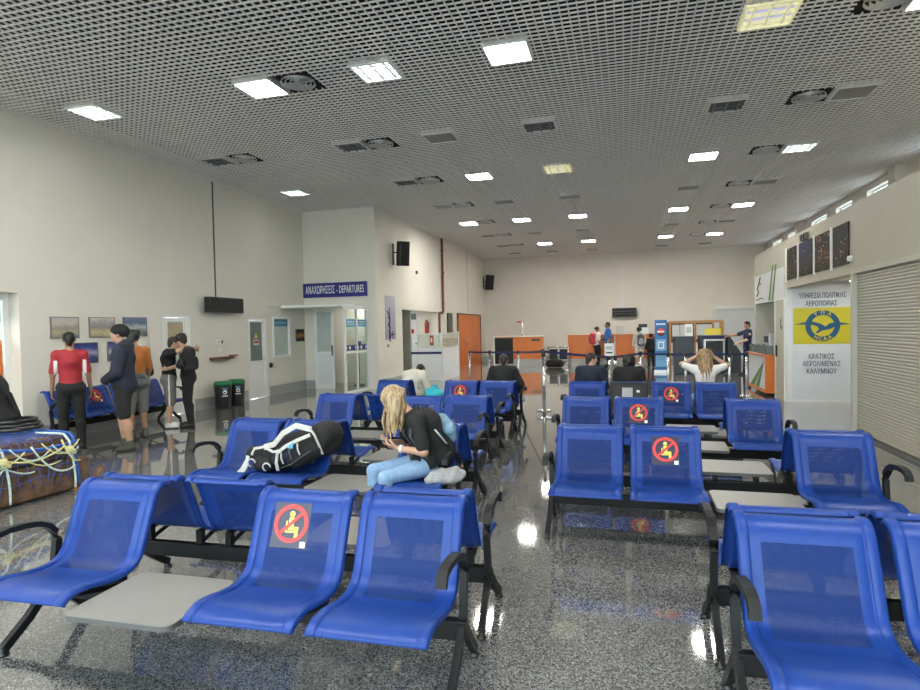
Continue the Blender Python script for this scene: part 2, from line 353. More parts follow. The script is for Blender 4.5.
# ------------------------------------------------------------------ smooth bodies (one continuous surface from blended volumes)
def Cp(a, b, ra, rb=None, k=.02, sq=None): return ('c', np.array(a, float), np.array(b, float), ra, ra if rb is None else rb, k, sq)
def El(c, r, R=None, k=.02): return ('e', np.array(c, float), np.array(r, float), np.eye(3) if R is None else np.array(R, float), k)
def surface(prims, vox, cuts=(), subs=(), noise=0.0):
    lo = np.full(3, 1e9); hi = -lo
    for p in prims:
        if p[0] == 'c':
            r = max(p[3], p[4]); lo = np.minimum(lo, np.minimum(p[1], p[2]) - r); hi = np.maximum(hi, np.maximum(p[1], p[2]) + r)
        else:
            r = p[2].max(); lo = np.minimum(lo, p[1] - r); hi = np.maximum(hi, p[1] + r)
    lo -= 3 * vox + .01; hi += 3 * vox + .01
    n = np.ceil((hi - lo) / vox).astype(int) + 1
    D = np.full(n, 1.0, np.float32)
    ax = [lo[i] + vox * np.arange(n[i]) for i in range(3)]
    def ev(p, sl):
        X, Y, Z = np.meshgrid(ax[0][sl[0]], ax[1][sl[1]], ax[2][sl[2]], indexing='ij')
        if p[0] == 'c':
            _, a, b, ra, rb, k, sq = p; ab = b - a
            P = [X - a[0], Y - a[1], Z - a[2]]
            if sq is not None:
                nv, s_ = np.array(sq[0], float), sq[1]; dt = (P[0] * nv[0] + P[1] * nv[1] + P[2] * nv[2]) * (s_ - 1)
                P = [P[i] + dt * nv[i] for i in range(3)]; ab = ab + nv * (ab @ nv) * (s_ - 1)
            L2 = ab @ ab
            t = np.clip((P[0] * ab[0] + P[1] * ab[1] + P[2] * ab[2]) / L2, 0, 1) if L2 > 1e-12 else 0.0
            return np.sqrt((P[0] - t * ab[0]) ** 2 + (P[1] - t * ab[1]) ** 2 + (P[2] - t * ab[2]) ** 2) - (ra + (rb - ra) * t)
        _, c, r, R, k = p
        P = np.stack([X - c[0], Y - c[1], Z - c[2]], -1) @ R
        k0 = np.sqrt(((P / r) ** 2).sum(-1)); k1 = np.sqrt(((P / r ** 2) ** 2).sum(-1)) + 1e-9
        return k0 * (k0 - 1) / k1
    def block(p, ex):
        if p[0] == 'c': r = max(p[3], p[4]); a, b = np.minimum(p[1], p[2]) - r - ex, np.maximum(p[1], p[2]) + r + ex
        else: r = p[2].max(); a, b = p[1] - r - ex, p[1] + r + ex
        i0 = np.maximum(((a - lo) / vox).astype(int), 0); i1 = np.minimum(((b - lo) / vox).astype(int) + 2, n)
        return tuple(slice(i0[i], i1[i]) for i in range(3))
    for p in prims:
        k = p[5] if p[0] == 'c' else p[4]; sl = block(p, k + 3 * vox)
        d = ev(p, sl); c = D[sl]; h = np.maximum(k - np.abs(c - d), 0) / max(k, 1e-6)
        D[sl] = np.minimum(c, d) - h * h * k * .25
    for p in subs:
        sl = block(p, 3 * vox); D[sl] = np.maximum(D[sl], -ev(p, sl))
    for (pt, nv) in cuts:
        pt = np.array(pt, float); nv = np.array(nv, float); nv /= np.linalg.norm(nv)
        g = (ax[0] - pt[0])[:, None, None] * nv[0] + (ax[1] - pt[1])[None, :, None] * nv[1] + (ax[2] - pt[2])[None, None, :] * nv[2]
        D = np.maximum(D, g.astype(np.float32))
    ins = D < 0
    cnt = np.zeros(n - 1, np.int8)
    for i in (0, 1):
        for j in (0, 1):
            for k in (0, 1): cnt += ins[i:n[0] - 1 + i, j:n[1] - 1 + j, k:n[2] - 1 + k]
    act = np.argwhere((cnt > 0) & (cnt < 8)); idx = -np.ones(n - 1, np.int32); idx[tuple(act.T)] = np.arange(len(act))
    acc = np.zeros((len(act), 3)); num = np.zeros(len(act)); cor = [(i, j, k) for i in (0, 1) for j in (0, 1) for k in (0, 1)]
    for a in cor:
        for b in cor:
            if sum(abs(a[i] - b[i]) for i in range(3)) == 1 and a < b:
                va = D[act[:, 0] + a[0], act[:, 1] + a[1], act[:, 2] + a[2]]; vb = D[act[:, 0] + b[0], act[:, 1] + b[1], act[:, 2] + b[2]]
                m = (va < 0) != (vb < 0); t = np.where(m, va / np.where(m, va - vb, 1), 0)
                acc += np.where(m[:, None], np.array(a) + t[:, None] * (np.array(b) - np.array(a)), 0); num += m
    vs = lo + vox * (act + acc / num[:, None]); fs = []
    for d in range(3):
        e = [slice(0, n[i] - 1 if i == d else n[i]) for i in range(3)]; e2 = [slice(1, n[i]) if i == d else slice(0, n[i]) for i in range(3)]
        A = ins[tuple(e)]; B = ins[tuple(e2)]; q = np.argwhere(A != B); u, w = (d + 1) % 3, (d + 2) % 3
        q = q[(q[:, u] > 0) & (q[:, w] > 0) & (q[:, u] < n[u] - 1) & (q[:, w] < n[w] - 1)]
        def at(du, dw):
            r = q.copy(); r[:, u] += du; r[:, w] += dw; return idx[tuple(r.T)]
        Q = np.stack([at(-1, -1), at(0, -1), at(0, 0), at(-1, 0)], 1); fl = ~A[tuple(q.T)]; Q[fl] = Q[fl][:, ::-1]; fs.append(Q)
    fs = np.concatenate(fs) if fs else np.zeros((0, 4), int)
    return vs, fs
def skin_obj(name, prims, vox, m, parent, cuts=(), subs=(), paint=None, label=None):
    vs, fs = surface(prims, vox, cuts, subs)
    me = bpy.data.meshes.new(name); me.vertices.add(len(vs)); me.vertices.foreach_set('co', vs.astype(np.float32).ravel())
    me.loops.add(len(fs) * 4); me.loops.foreach_set('vertex_index', fs.astype(np.int32).ravel())
    me.polygons.add(len(fs)); me.polygons.foreach_set('loop_start', np.arange(0, len(fs) * 4, 4, dtype=np.int32))
    me.materials.append(m); me.update(calc_edges=True); me.validate()
    me.polygons.foreach_set('use_smooth', [True] * len(me.polygons))
    if paint:
        ctr = vs[fs].mean(1); mi = np.zeros(len(fs), np.int32)
        for m2, fn in paint: me.materials.append(m2); mi[fn(ctr)] = len(me.materials) - 1
        if len(mi) == len(me.polygons): me.polygons.foreach_set('material_index', mi)
    o = bpy.data.objects.new(name, me); COL.objects.link(o); o.parent = parent
    if label: o['label'] = label
    return o
# ------------------------------------------------------------------ people
def A(*v): return np.array(v, float)
def nz(v): v = np.array(v, float); return v / (np.linalg.norm(v) + 1e-9)
def stand(**kw):
    J = dict(pel=A(0, 0, .95), waist=A(0, .0, 1.10), chest=A(0, 0, 1.30), neck=A(0, -.015, 1.46), head=A(0, .015, 1.625),
             shR=A(.18, -.01, 1.41), shL=A(-.18, -.01, 1.41), elR=A(.235, -.04, 1.12), elL=A(-.235, -.04, 1.12), wrR=A(.25, .05, .88), wrL=A(-.25, .05, .88),
             hipR=A(.09, 0, .91), hipL=A(-.09, 0, .91), knR=A(.105, .02, .50), knL=A(-.105, .02, .50), anR=A(.115, -.03, .09), anL=A(-.115, -.03, .09),
             toR=A(.15, .12, .04), toL=A(-.15, .12, .04), hf=A(0, 1, 0), hu=A(0, 0, 1), hdR=None, hdL=None)
    for k, v in kw.items(): J[k] = A(*v) if isinstance(v, tuple) else v
    return J
def sit(**kw):
    """seated figure: seat surface at z = .42, hips at the origin"""
    J = dict(pel=A(0, 0, .53), waist=A(0, -.03, .70), chest=A(0, -.02, .90), neck=A(0, 0, 1.06), head=A(0, .03, 1.215),
             shR=A(.18, 0, 1.01), shL=A(-.18, 0, 1.01), elR=A(.23, .03, .74), elL=A(-.23, .03, .74), wrR=A(.14, .25, .62), wrL=A(-.14, .25, .62),
             hipR=A(.09, .02, .515), hipL=A(-.09, .02, .515), knR=A(.12, .43, .50), knL=A(-.12, .43, .50), anR=A(.12, .46, .09), anL=A(-.12, .46, .09),
             toR=A(.14, .61, .04), toL=A(-.14, .61, .04), hf=A(0, 1, 0), hu=A(0, 0, 1), hdR=None, hdL=None)
    for k, v in kw.items(): J[k] = A(*v) if isinstance(v, tuple) else v
    return J
def axes(J):
    rt = nz(J['shR'] - J['shL']); up = nz(J['neck'] - J['pel']); return rt, up, nz(np.cross(up, rt))
def torso(J, i=0.0, w=1.0):
    rt, up, fw = axes(J)
    return [Cp(J['chest'] + up * .02, J['waist'], .152 * w + i, .128 * w + i, .05, (fw, 1.38 / w ** .5)),
            Cp(J['waist'], J['pel'], .128 * w + i, .155 * w + i, .05, (fw, 1.30 / w ** .7)),
            Cp(J['shL'], J['shR'], .055 + i, None, .06), Cp(J['neck'] - up * .03, J['chest'] - fw * .02, .055 + i * .5, .10 + i, .06),
            Cp(J['hipR'] - fw * .035, J['hipL'] - fw * .035, .088 * w + i, None, .05)]
def arm(J, s, i=0.0, t=2.0, w=1.0):
    sh, el, wr = J['sh' + s], J['el' + s], J['wr' + s]; o = []
    e = sh + (el - sh) * min(t, 1); o.append(Cp(sh, e, .052 * w + i, (.052 - .010 * min(t, 1)) * w + i, .03))
    if t > 1: e = el + (wr - el) * (t - 1); o.append(Cp(el, e, .041 * w + i, (.041 - .013 * (t - 1)) * w + i, .02))
    return o
def leg(J, s, i=0.0, t=2.0, w=1.0):
    h, k, a = J['hip' + s], J['kn' + s], J['an' + s]; o = []
    e = h + (k - h) * min(t, 1); o.append(Cp(h, e, .088 * w + i, (.088 - .031 * min(t, 1)) * w + i, .03))
    if t > 1:
        q = t - 1; e = k + (a - k) * q; o.append(Cp(k, e, .055 * w + i, (.055 - .018 * q) * w + i, .02))
        if q > .45:
            b = nz(np.cross(np.cross(a - k, J['to' + s] - a), a - k)); c = k + (a - k) * .32 - b * .016
            o.append(Cp(c, k + (a - k) * .45 - b * .012, .050 * w + i, .044 * w + i, .03))
    return o
def hand(w, d, n, ts, curl=.35, sc=1.0, spread=1.0):
    """palm, four bent fingers of unequal length and a thumb on side ts"""
    d, n = nz(d), nz(n); n = nz(n - d * (n @ d)); s = np.cross(n, d) * ts; o = []
    for q in (-.019, 0, .019): o.append(Cp(w + s * q * .7 * sc, w + (d * .088 + s * q) * sc, .017 * sc, .0145 * sc, .012, (n, 1.35)))
    for i, L in enumerate((.070, .079, .073, .056)):
        b = w + (d * (.085 - (.010 if i == 3 else 0)) + s * (.029 - .0195 * i)) * sc; f = .06 * (1.5 - i) * spread
        d1 = nz(d * math.cos(curl) + n * math.sin(curl) + s * f); d2 = nz(d * math.cos(2.3 * curl) + n * math.sin(2.3 * curl) + s * f)
        m = b + d1 * L * .52 * sc; o += [Cp(b, m, .0095 * sc, .0088 * sc, .005), Cp(m, m + d2 * L * .52 * sc, .0086 * sc, .007 * sc, .004)]
    b = w + (d * .028 + s * .024) * sc; m = b + nz(d * .62 + s * .72 + n * .35) * .042 * sc
    o += [Cp(b, m, .013 * sc, .0105 * sc, .008), Cp(m, m + nz(d * .85 + s * .2 + n * .45) * .032 * sc, .0102 * sc, .0082 * sc, .004)]
    return o
def headprims(J):
    h, f, u = J['head'], nz(J['hf']), nz(J['hu']); u = nz(u - f * (u @ f)); r = np.cross(f, u); R = np.stack([r, f, u], 1)
    P = [El(h + u * .030 - f * .008, (.074, .094, .084), R, .02), El(h - u * .035 + f * .022, (.058, .068, .078), R, .03),
         Cp(h + f * .088 + u * .005, h + f * .112 - u * .022, .008, .012, .012), Cp(h + f * .062 + u * .028 - r * .03, h + f * .062 + u * .028 + r * .03, .024, None, .015),
         El(h + f * .080 - u * .056, (.024, .011, .0075), R, .006), El(h + f * .072 - u * .088, (.022, .018, .018), R, .015)]
    for s in (-1, 1): P += [El(h + r * s * .073 - f * .012 - u * .005, (.012, .022, .032), R, .006), El(h + r * s * .036 + f * .06 - u * .025, (.022, .02, .02), R, .015)]
    sub = [El(h + r * s * .032 + f * .092 + u * .008, (.018, .012, .011), R) for s in (-1, 1)]
    return P, sub, (h, r, f, u, R)
def eye_mesh():
    b = MB(); sg = 10; vs = []; fs = []
    for i in range(sg + 1):
        for k in range(12):
            t, p = PI * i / sg, 2 * PI * k / 12; vs.append((.0115 * math.sin(t) * math.cos(p), .0115 * math.cos(t), .0115 * math.sin(t) * math.sin(p)))
    for i in range(sg):
        q = [(i * 12 + k, i * 12 + (k + 1) % 12, (i + 1) * 12 + (k + 1) % 12, (i + 1) * 12 + k) for k in range(12)]
        b.add(vs if i == 0 else [], [], M['eyewhite'])
        for f in q: b.f.append(f); b.m.append(b.slot(M['iris'] if i < 2 else M['eyewhite'])); b.sm.append(True)
    return b.mesh('eye')
EYE = eye_mesh()
def person(label, J, loc, rz, H=1.75, skin='skin', vox=.011, w=1.0, shirt=None, trousers=None, shoes=None, hair=None, group=None, hand_curl=.4, socks=None, hoodie=False, extra_cuts=(), neckw=1.0, base=1.75):
    """shirt=(material, sleeve length, inflate, paint); trousers=(material, leg length, inflate); hair=(kind, material)"""
    t = thing('person', label, 'person', loc, rz, group); s = H / base; t.scale = (s, s, s)
    hp, hs, (h, r, f, u, R) = headprims(J); rt, up, fw = axes(J)
    P = torso(J, 0, w) + [Cp(J['neck'] - up * .02, h - u * .05 - f * .01, .054 * neckw, .050 * neckw, .02)] + hp
    for q, sg in (('R', 1), ('L', -1)):
        P += arm(J, q, 0, 2, w) + leg(J, q, 0, 2, w)
        a, to = J['an' + q], J['to' + q]; P.append(Cp(a, A(a[0], a[1], a[2]) + (to - a) * .2 - A(0, 0, .03), .036, .034, .02)); P.append(Cp(a + (to - a) * .1 - A(0, 0, .035), to - (to - a) * .1, .034, .026, .02))
        hd = J['hd' + q]
        if hd is None: d, n = J['wr' + q] - J['el' + q], -rt * sg
        else: d, n = hd
        P += hand(J['wr' + q], d, n, -sg, J.get('cu' + q, hand_curl))
    lipc = h + f * .085 - u * .056
    lip = lambda c: (np.abs((c - lipc) @ r) < .024) & (np.abs((c - lipc) @ u) < .009) & (np.abs((c - lipc) @ f) < .02)
    skin_obj('body', P, vox, M[skin], t, subs=hs, paint=[(M['lip'], lip)])
    for sg in (-1, 1):
        e = link('eye', EYE, t); p = h + r * sg * .032 + f * .0795 + u * .008
        e.matrix_local = Matrix.Translation(V(p)) @ Matrix([[r[i], f[i], u[i], 0] for i in range(3)] + [[0, 0, 0, 1]]) if False else Matrix(((r[0], f[0], u[0], p[0]), (r[1], f[1], u[1], p[1]), (r[2], f[2], u[2], p[2]), (0, 0, 0, 1)))
    if shirt:
        m, sl, i = shirt[:3]; pr = torso(J, i, w)
        if len(shirt) > 4: pr += shirt[4]
        if sl > 0:
            for q in 'RL': pr += arm(J, q, i + .002, sl, w)
        if hoodie: pr += [Cp(J['neck'] - fw * .06 + up * .0, J['neck'] - fw * .05 - up * .05, .075, .06, .03), Cp(J['neck'], J['neck'] + up * .03, .075, .07, .03)]
        cuts = [(J['pel'] - up * (.02 if trousers else .12), -up)] if trousers and not hoodie else []
        skin_obj(shirt[5] if len(shirt) > 5 else 'shirt', pr, vox, M[m], t, cuts=cuts, subs=[Cp(J['neck'] + up * .02, h - u * .03, .057 * neckw, .06 * neckw)] if not hoodie else [], paint=shirt[3] if len(shirt) > 3 else None)
    if trousers:
        m, ln, i = trousers[:3]
        pr = [Cp(J['waist'] * .35 + J['pel'] * .65, J['pel'], .134 * w + i, .150 * w + i, .04, (fw, 1.30 / w ** .7)), Cp(J['hipR'] - fw * .035, J['hipL'] - fw * .035, .088 * w + i, None, .05)]
        for q in 'RL': pr += leg(J, q, i, ln, w)
        skin_obj('trousers' if ln > 1.3 else 'shorts', pr, vox, M[m], t, paint=trousers[3] if len(trousers) > 3 else None)
    if shoes:
        for q in 'RL':
            a, to = J['an' + q], J['to' + q]; dn = A(0, 0, -1) if abs(to[2] - .04) < .03 and abs(a[2] - .09) < .04 else None
            pr = [Cp(a - A(0, 0, .045) - nz((to - a) * A(1, 1, 0)) * .025, to, .044, .040, .02), Cp(a, a - A(0, 0, .03), .045, .05, .02)]
            if socks: pr.append(Cp(a + (J['kn' + q] - a) * .14, a, .043, .045, .01))
            z0 = .004
            skin_obj('shoe', pr, vox * .9, M[shoes], t, cuts=[((0, 0, z0), (0, 0, -1))] if dn is not None else [], paint=[(M[shoes + '_s'] if shoes + '_s' in M else M['sole'], lambda c: c[:, 2] < .022)])
    if hair: hairdo(t, hair, h, r, f, u, R, vox)
    return t
def hairdo(t, hair, h, r, f, u, R, vox):
    kind, m = hair[:2]
    cut = [(h + f * .052 + u * .052, f * .86 - u * .5)]
    if kind == 'short': P = [El(h + u * .036 - f * .014, (.082, .100, .088), R, .02), Cp(h - f * .06 - u * .02, h - f * .062 - u * .055, .05, .04, .02)]
    elif kind == 'bushy': P = [El(h + u * .045 - f * .018, (.094, .108, .096), R, .02)] + [El(h + u * (.03 + .07 * math.sin(a * 2.1)) - f * (.02 + .07 * math.cos(a)) + r * .075 * math.sin(a), (.038, .038, .038), R, .015) for a in np.linspace(-2.0, 2.0, 11)]
    elif kind == 'beanie': P = [El(h + u * .052 - f * .02, (.096, .118, .098), R, .02), El(h + u * .045 - f * .075, (.075, .07, .07), R, .03)]; cut = [(h + f * .075 + u * .035, f * .6 - u * .8)]
    elif kind == 'bun': P = [El(h + u * .036 - f * .014, (.082, .100, .088), R, .02), El(h - f * .115 + u * .05, (.04, .04, .04), R, .015)]
    else:
        P = [El(h + u * .034 - f * .012, (.086, .103, .090), R, .02)]; cut = []
        n = hair[2]; Ln = hair[3]; face = hair[4] if len(hair) > 4 else .55; g = hair[5] if len(hair) > 5 else A(0, 0, -1)
        rg = np.random.default_rng(5)
        for i in range(n):
            a = -PI + 2 * PI * (i + .5) / n
            if abs(a) < face: continue             # gap at the face
            st = h + u * .075 + (f * math.cos(a) * .055 + r * math.sin(a) * .05) - f * .01
            md = h + u * .0 + f * (math.cos(a) * .104 - .012) + r * math.sin(a) * .090
            L = Ln * rg.uniform(.8, 1.08)
            e1 = md + g * L * .5 + (f * math.cos(a) + r * math.sin(a)) * .012 + rg.normal(0, .006, 3)
            e2 = md + g * L + rg.normal(0, .013, 3) - (f * math.cos(a) + r * math.sin(a)) * .010
            P += [Cp(st, md, .016, .015, .012), Cp(md, e1, .0155, .014, .006), Cp(e1, e2, .014, .006, .004)]
        cutpt = h + f * .050 + u * .045
    if kind == 'long':
        vs_sub = [El(h + f * .085 - u * .03, (.05, .06, .088), R)]
        skin_obj('hair', P, min(vox, .008), M[m], t, subs=vs_sub)
    else: skin_obj('knitted_cap' if kind == 'beanie' else 'hair', P, vox, M[m], t, cuts=cut)
# ------------------------------------------------------------------ the hall
X_L, X_B, X_S, X_R, ZC, Y_D, Y_E, Y_0 = -8.91, -6.67, 3.22, 6.05, 5.09, 15.50, 29.12, -3.6
MB().box(-12, 9, -8, 30, -.2, 0, M['floor']).build('floor', kind='structure')
def wall(name, axis, c, thick, a0, a1, z0, z1, m, holes=()):
    """wall in the plane axis = c with rectangular openings (a0, a1, z0, z1)"""
    b = MB(); As = sorted({a0, a1} | {h[0] for h in holes} | {h[1] for h in holes}); Zs = sorted({z0, z1} | {h[2] for h in holes} | {h[3] for h in holes})
    for i in range(len(As) - 1):
        for k in range(len(Zs) - 1):
            ma, mz = (As[i] + As[i + 1]) / 2, (Zs[k] + Zs[k + 1]) / 2
            if any(h[0] < ma < h[1] and h[2] < mz < h[3] for h in holes): continue
            if axis == 'x': b.box(min(c, c + thick), max(c, c + thick), As[i], As[i + 1], Zs[k], Zs[k + 1], m)
            else: b.box(As[i], As[i + 1], min(c, c + thick), max(c, c + thick), Zs[k], Zs[k + 1], m)
    return b.build(name, kind='structure')
ND = (5.75, 7.03, 0, 2.34); DB = (9.97, 10.76, 0, 2.07); D2 = (12.77, 13.56, 0, 2.04); WN = (13.83, 14.69, .98, 2.07)
wall('wall_left', 'x', X_L, -.32, Y_0, Y_D + .2, 0, 5.4, M['wall'], [ND, DB, D2, WN])
wall('wall_departures', 'y', Y_D, .18, X_L, X_B, 0, 5.4, M['wall'], [(-8.62, -7.04, 0, 2.34)])
wall('wall_block', 'x', X_B, -.18, Y_D + .18, Y_E, 0, 5.4, M['wall'], [(17.5, 21.2, 0, 2.28)])
wall('wall_back', 'y', Y_E, .25, -9, X_R + .4, 0, 5.4, M['wall_far'], [(3.95, 5.65, 0, 2.34)])
CW = [(a, b, 4.52, 4.95) for a, b in ((9.9, 11.3), (12.9, 14.3), (16.3, 17.7), (18.75, 20.05), (20.88, 22.4), (24.2, 25.35), (26.4, 27.75))]
wall('wall_right', 'x', X_R, .22, Y_0, Y_E, 0, 5.4, M['wall_far'], CW)
b = MB()
for y in (12.6, 15.42, 23.1): b.box(X_R - .24, X_R, y, y + .36, 3.2, 5.08, M['wall_far'])
b.build('trim_1', kind='structure')
b = MB()                                                    # joint lines of the wall panels
b.box(X_L, X_L + .012, 11.59, 11.625, 2.46, 5.08, M['midgrey']); b.build('trim_2', kind='structure')
MB().box(-.10, -.06, Y_E - .015, Y_E, 2.46, 5.08, M['alu']).build('trim_3', kind='structure')
MB().box(X_B, X_B + .006, 25.6, 25.62, 2.4, 5.08, M['greycloth']).build('trim_4', kind='structure')
# rear glazed front of the hall, behind the photographer
b = MB()
for x in np.linspace(X_L, X_R, 9): b.box(x - .05, x + .05, Y_0 - .1, Y_0, 0, 5.1, M['white_alu'])
for z in (.05, 2.6, 5.05): b.box(X_L, X_R, Y_0 - .1, Y_0, z - .05, z + .05, M['white_alu'])
b.build('window_front', kind='structure')
MB().box(X_L, X_R, Y_0 - .055, Y_0 - .045, 0, 5.1, M['glass']).build('window_front_pane', kind='structure')
MB().box(-40, 40, -40, -8.0, -.25, -.02, M['outside']).build('ground_outside', kind='structure')
# granite skirtings
for i, (a, c) in enumerate(((7.03, 9.9), (10.83, 12.7), (13.63, Y_D))):
    MB().box(X_L, X_L + .02, a, c, 0, .25, M['skirt']).build('baseboard_left' if i == 0 else 'baseboard_left_%d' % (i + 1), kind='structure')
MB().box(X_L + .02, -8.62, Y_D - .02, Y_D, 0, .25, M['skirt']).build('baseboard_departures', kind='structure')
for i, (a, c) in enumerate(((Y_D, 17.5), (21.2, 23.8), (27.75, Y_E))):
    MB().box(X_B, X_B + .02, a, c, 0, .25, M['skirt']).build('baseboard_block' if i == 0 else 'baseboard_block_%d' % (i + 1), kind='structure')
MB().box(-6.65, 3.9, Y_E - .02, Y_E, 0, .25, M['skirt']).build('baseboard_back', kind='structure')
COLS = [(-7.80, 'first column from the left wall'), (-4.88, 'second column from the left wall'), (-3.13, 'third column from the left wall'), (-1.36, 'fourth column from the left wall'), (1.60, 'fifth column from the left wall'), (3.37, 'column nearest the right wall')]
ROWS = [(7.48, 'nearest row'), (10.38, 'second row'), (13.28, 'third row'), (16.2, 'fourth row'), (19.1, 'fifth row'), (21.95, 'sixth row'), (24.85, 'seventh row'), (27.6, 'row by the back wall')]
OPEN = [(x_, y_) for y_ in [r[0] for r in ROWS] + [4.55, 1.6, -1.3] for x_ in [c[0] for c in COLS]] + [(x_, r[0]) for r in ROWS[:7] for x_ in (-4.30, 2.77)] + [(-7.2, 10.38)]
# open-cell ceiling of crossing laths, dark void above
b = MB(); px = .0958; h = .019; w = .013
CELLS = []
def segs(c, a0, a1, ax_):
    """pieces of a lath that leave the lamp and outlet openings free"""
    cut = sorted((q - .285, q + .285) for (p, q) in ([(y_, x_) for x_, y_ in OPEN] if ax_ else OPEN) if abs(p - c) < .285); o = []; a = a0
    for (p, q) in cut:
        if p > a: o.append((a, p))
        a = max(a, q)
    if a < a1: o.append((a, a1))
    return o
x = X_L + .03
while x < X_R: [b.box(x - w / 2, x + w / 2, p, q, ZC, ZC + h, M['grid']) for p, q in segs(x, Y_0, Y_E, 0)]; x += px
y = Y_0 + .03
while y < Y_E: [b.box(p, q, y - w / 2, y + w / 2, ZC, ZC + h - .001, M['grid']) for p, q in segs(y, X_L, X_R, 1)]; y += px
b.build('ceiling', kind='structure')
MB().box(-12, 9, Y_0 - .3, 30, 5.38, 5.5, M['plenum']).build('ceiling_void', kind='structure')
b = MB()
for z in (ZC + .0,): b.box(X_L, X_L + .02, Y_0, Y_D, z - .02, z + .02, M['white']); b.box(X_B, X_B + .02, Y_D, Y_E, z - .02, z + .02, M['white'])
b.build('trim_5', kind='structure')

# --- clerestory windows of the right wall
for i, (a, c, z0, z1) in enumerate(CW):
    b = MB(); x = X_R + .13
    for (p, q, r, s) in ((a, c, z0, z0 + .03), (a, c, z1 - .03, z1), (a, a + .035, z0 + .03, z1 - .03), (c - .035, c, z0 + .03, z1 - .03), ((a + c) / 2 - .018, (a + c) / 2 + .018, z0 + .03, z1 - .03)):
        b.box(x, x + .04, p, q, r, s, M['white_alu'])
    o = b.build('window_%d' % (i + 1), kind='structure')
    MB().box(x + .016, x + .024, a + .035, c - .035, z0 + .03, z1 - .03, M['glass']).build('glass_pane', o)

# --- doors of the left wall
def door_leaf(name, y0, y1, z1, x, glass, gm, parts):
    o = MB(); o.box(x - .05, x + .012, y0, y0 + .07, 0, z1, M['white']); o.box(x - .05, x + .012, y1 - .07, y1, 0, z1, M['white']); o.box(x - .05, x + .012, y0 + .07, y1 - .07, z1 - .07, z1, M['white'])
    fr = o.build(name, kind='structure')
    g0, g1, gz0, gz1 = glass; b = MB()
    a, c = y0 + .075, y1 - .075
    b.box(x - .05, x - .005, a, c, .01, gz0, M['white']); b.box(x - .05, x - .005, a, c, gz1, z1 - .075, M['white'])
    b.box(x - .05, x - .005, a, g0, gz0, gz1, M['white']); b.box(x - .05, x - .005, g1, c, gz0, gz1, M['white'])
    b.build('door_leaf', fr); MB().box(x - .035, x - .02, g0, g1, gz0, gz1, M[gm]).build('glass_pane', fr)
    for n, fn in parts: fn(MB()).build(n, fr)
    return fr
xf = X_L - .03
door_leaf('door_1', DB[0], DB[1], DB[3], xf, (10.14, 10.60, .95, 1.92), 'lightgrey' if 'lightgrey' in M else 'frost', [
    ('door_handle', lambda b: b.tube([(xf, 10.16, 1.0), (xf + .05, 10.16, 1.0), (xf + .05, 10.26, 1.0)], .009, M['steel'])),
    ('notice', lambda b: b.box(xf - .02, xf - .015, 10.15, 10.59, 1.50, 1.90, M['tan']))])
door_leaf('door_2', D2[0], D2[1], D2[3], xf, (12.91, 13.42, .95, 1.92), 'glass_frost', [
    ('door_handle', lambda b: b.tube([(xf, 13.45, 1.0), (xf + .05, 13.45, 1.0), (xf + .05, 13.36, 1.0)], .009, M['steel'])),
    ('warning_triangle', lambda b: b.poly([(xf - .019, 13.10, 1.52), (xf - .019, 13.24, 1.52), (xf - .019, 13.17, 1.64)], M['signyel'], .004, (1, 0, 0))),
    ('red_notice', lambda b: b.box(xf - .019, xf - .015, 13.06, 13.28, 1.34, 1.48, M['paper']).box(xf - .015, xf - .012, 13.08, 13.26, 1.39, 1.45, M['red']))])
b = MB(); a, c, z0, z1 = WN
for (p, q, r, s) in ((a, c, z0, z0 + .06), (a, c, z1 - .06, z1), (a, a + .06, z0 + .06, z1 - .06), (c - .06, c, z0 + .06, z1 - .06)): b.box(X_L - .08, X_L + .025, p, q, r, s, M['white'])
o = b.build('window_left', kind='structure'); MB().box(X_L - .05, X_L - .04, a + .06, c - .06, z0 + .06, z1 - .06, M['frost']).build('glass_pane', o)
MB().box(X_L - .04, X_L - .03, a + .07, c - .07, z1 - .26, z1 - .07, M['bluepanel']).box(X_L - .03, X_L - .028, a + .14, c - .14, z1 - .20, z1 - .13, M['lightblue']).build('blue_film', o)
# near exit door in its recess
b = MB(); x = X_L - .26
for (p, q, r, s) in ((ND[0], ND[1], 2.24, 2.34), (ND[0], ND[0] + .09, 0, 2.24), (ND[1] - .09, ND[1], 0, 2.24)): b.box(x, x + .06, p, q, r, s, M['white'])
o = b.build('door_3', kind='structure')
MB().box(x + .02, x + .03, ND[0] + .09, ND[1] - .09, 1.25, 2.24, M['glass']).build('glass_pane', o)
MB().box(x + .005, x + .045, ND[0] + .09, ND[1] - .09, .02, 1.25, M['white']).build('door_leaf', o)
MB().box(x + .046, x + .052, ND[0] + .1, ND[1] - .12, .55, 1.62, M['orange']).box(x + .052, x + .054, ND[0] + .1, ND[1] - .12, .86, .98, M['darkhair']).build('orange_poster', o)
MB().box(x + .03, x + .04, ND[0] + .1, ND[1] - .12, 1.9, 2.2, M['navycloth']).build('dark_film', o)
MB().box(-12.5, -12.4, 3, 10, 0, 4, M['wall_far']).build('wall_outside', kind='structure')

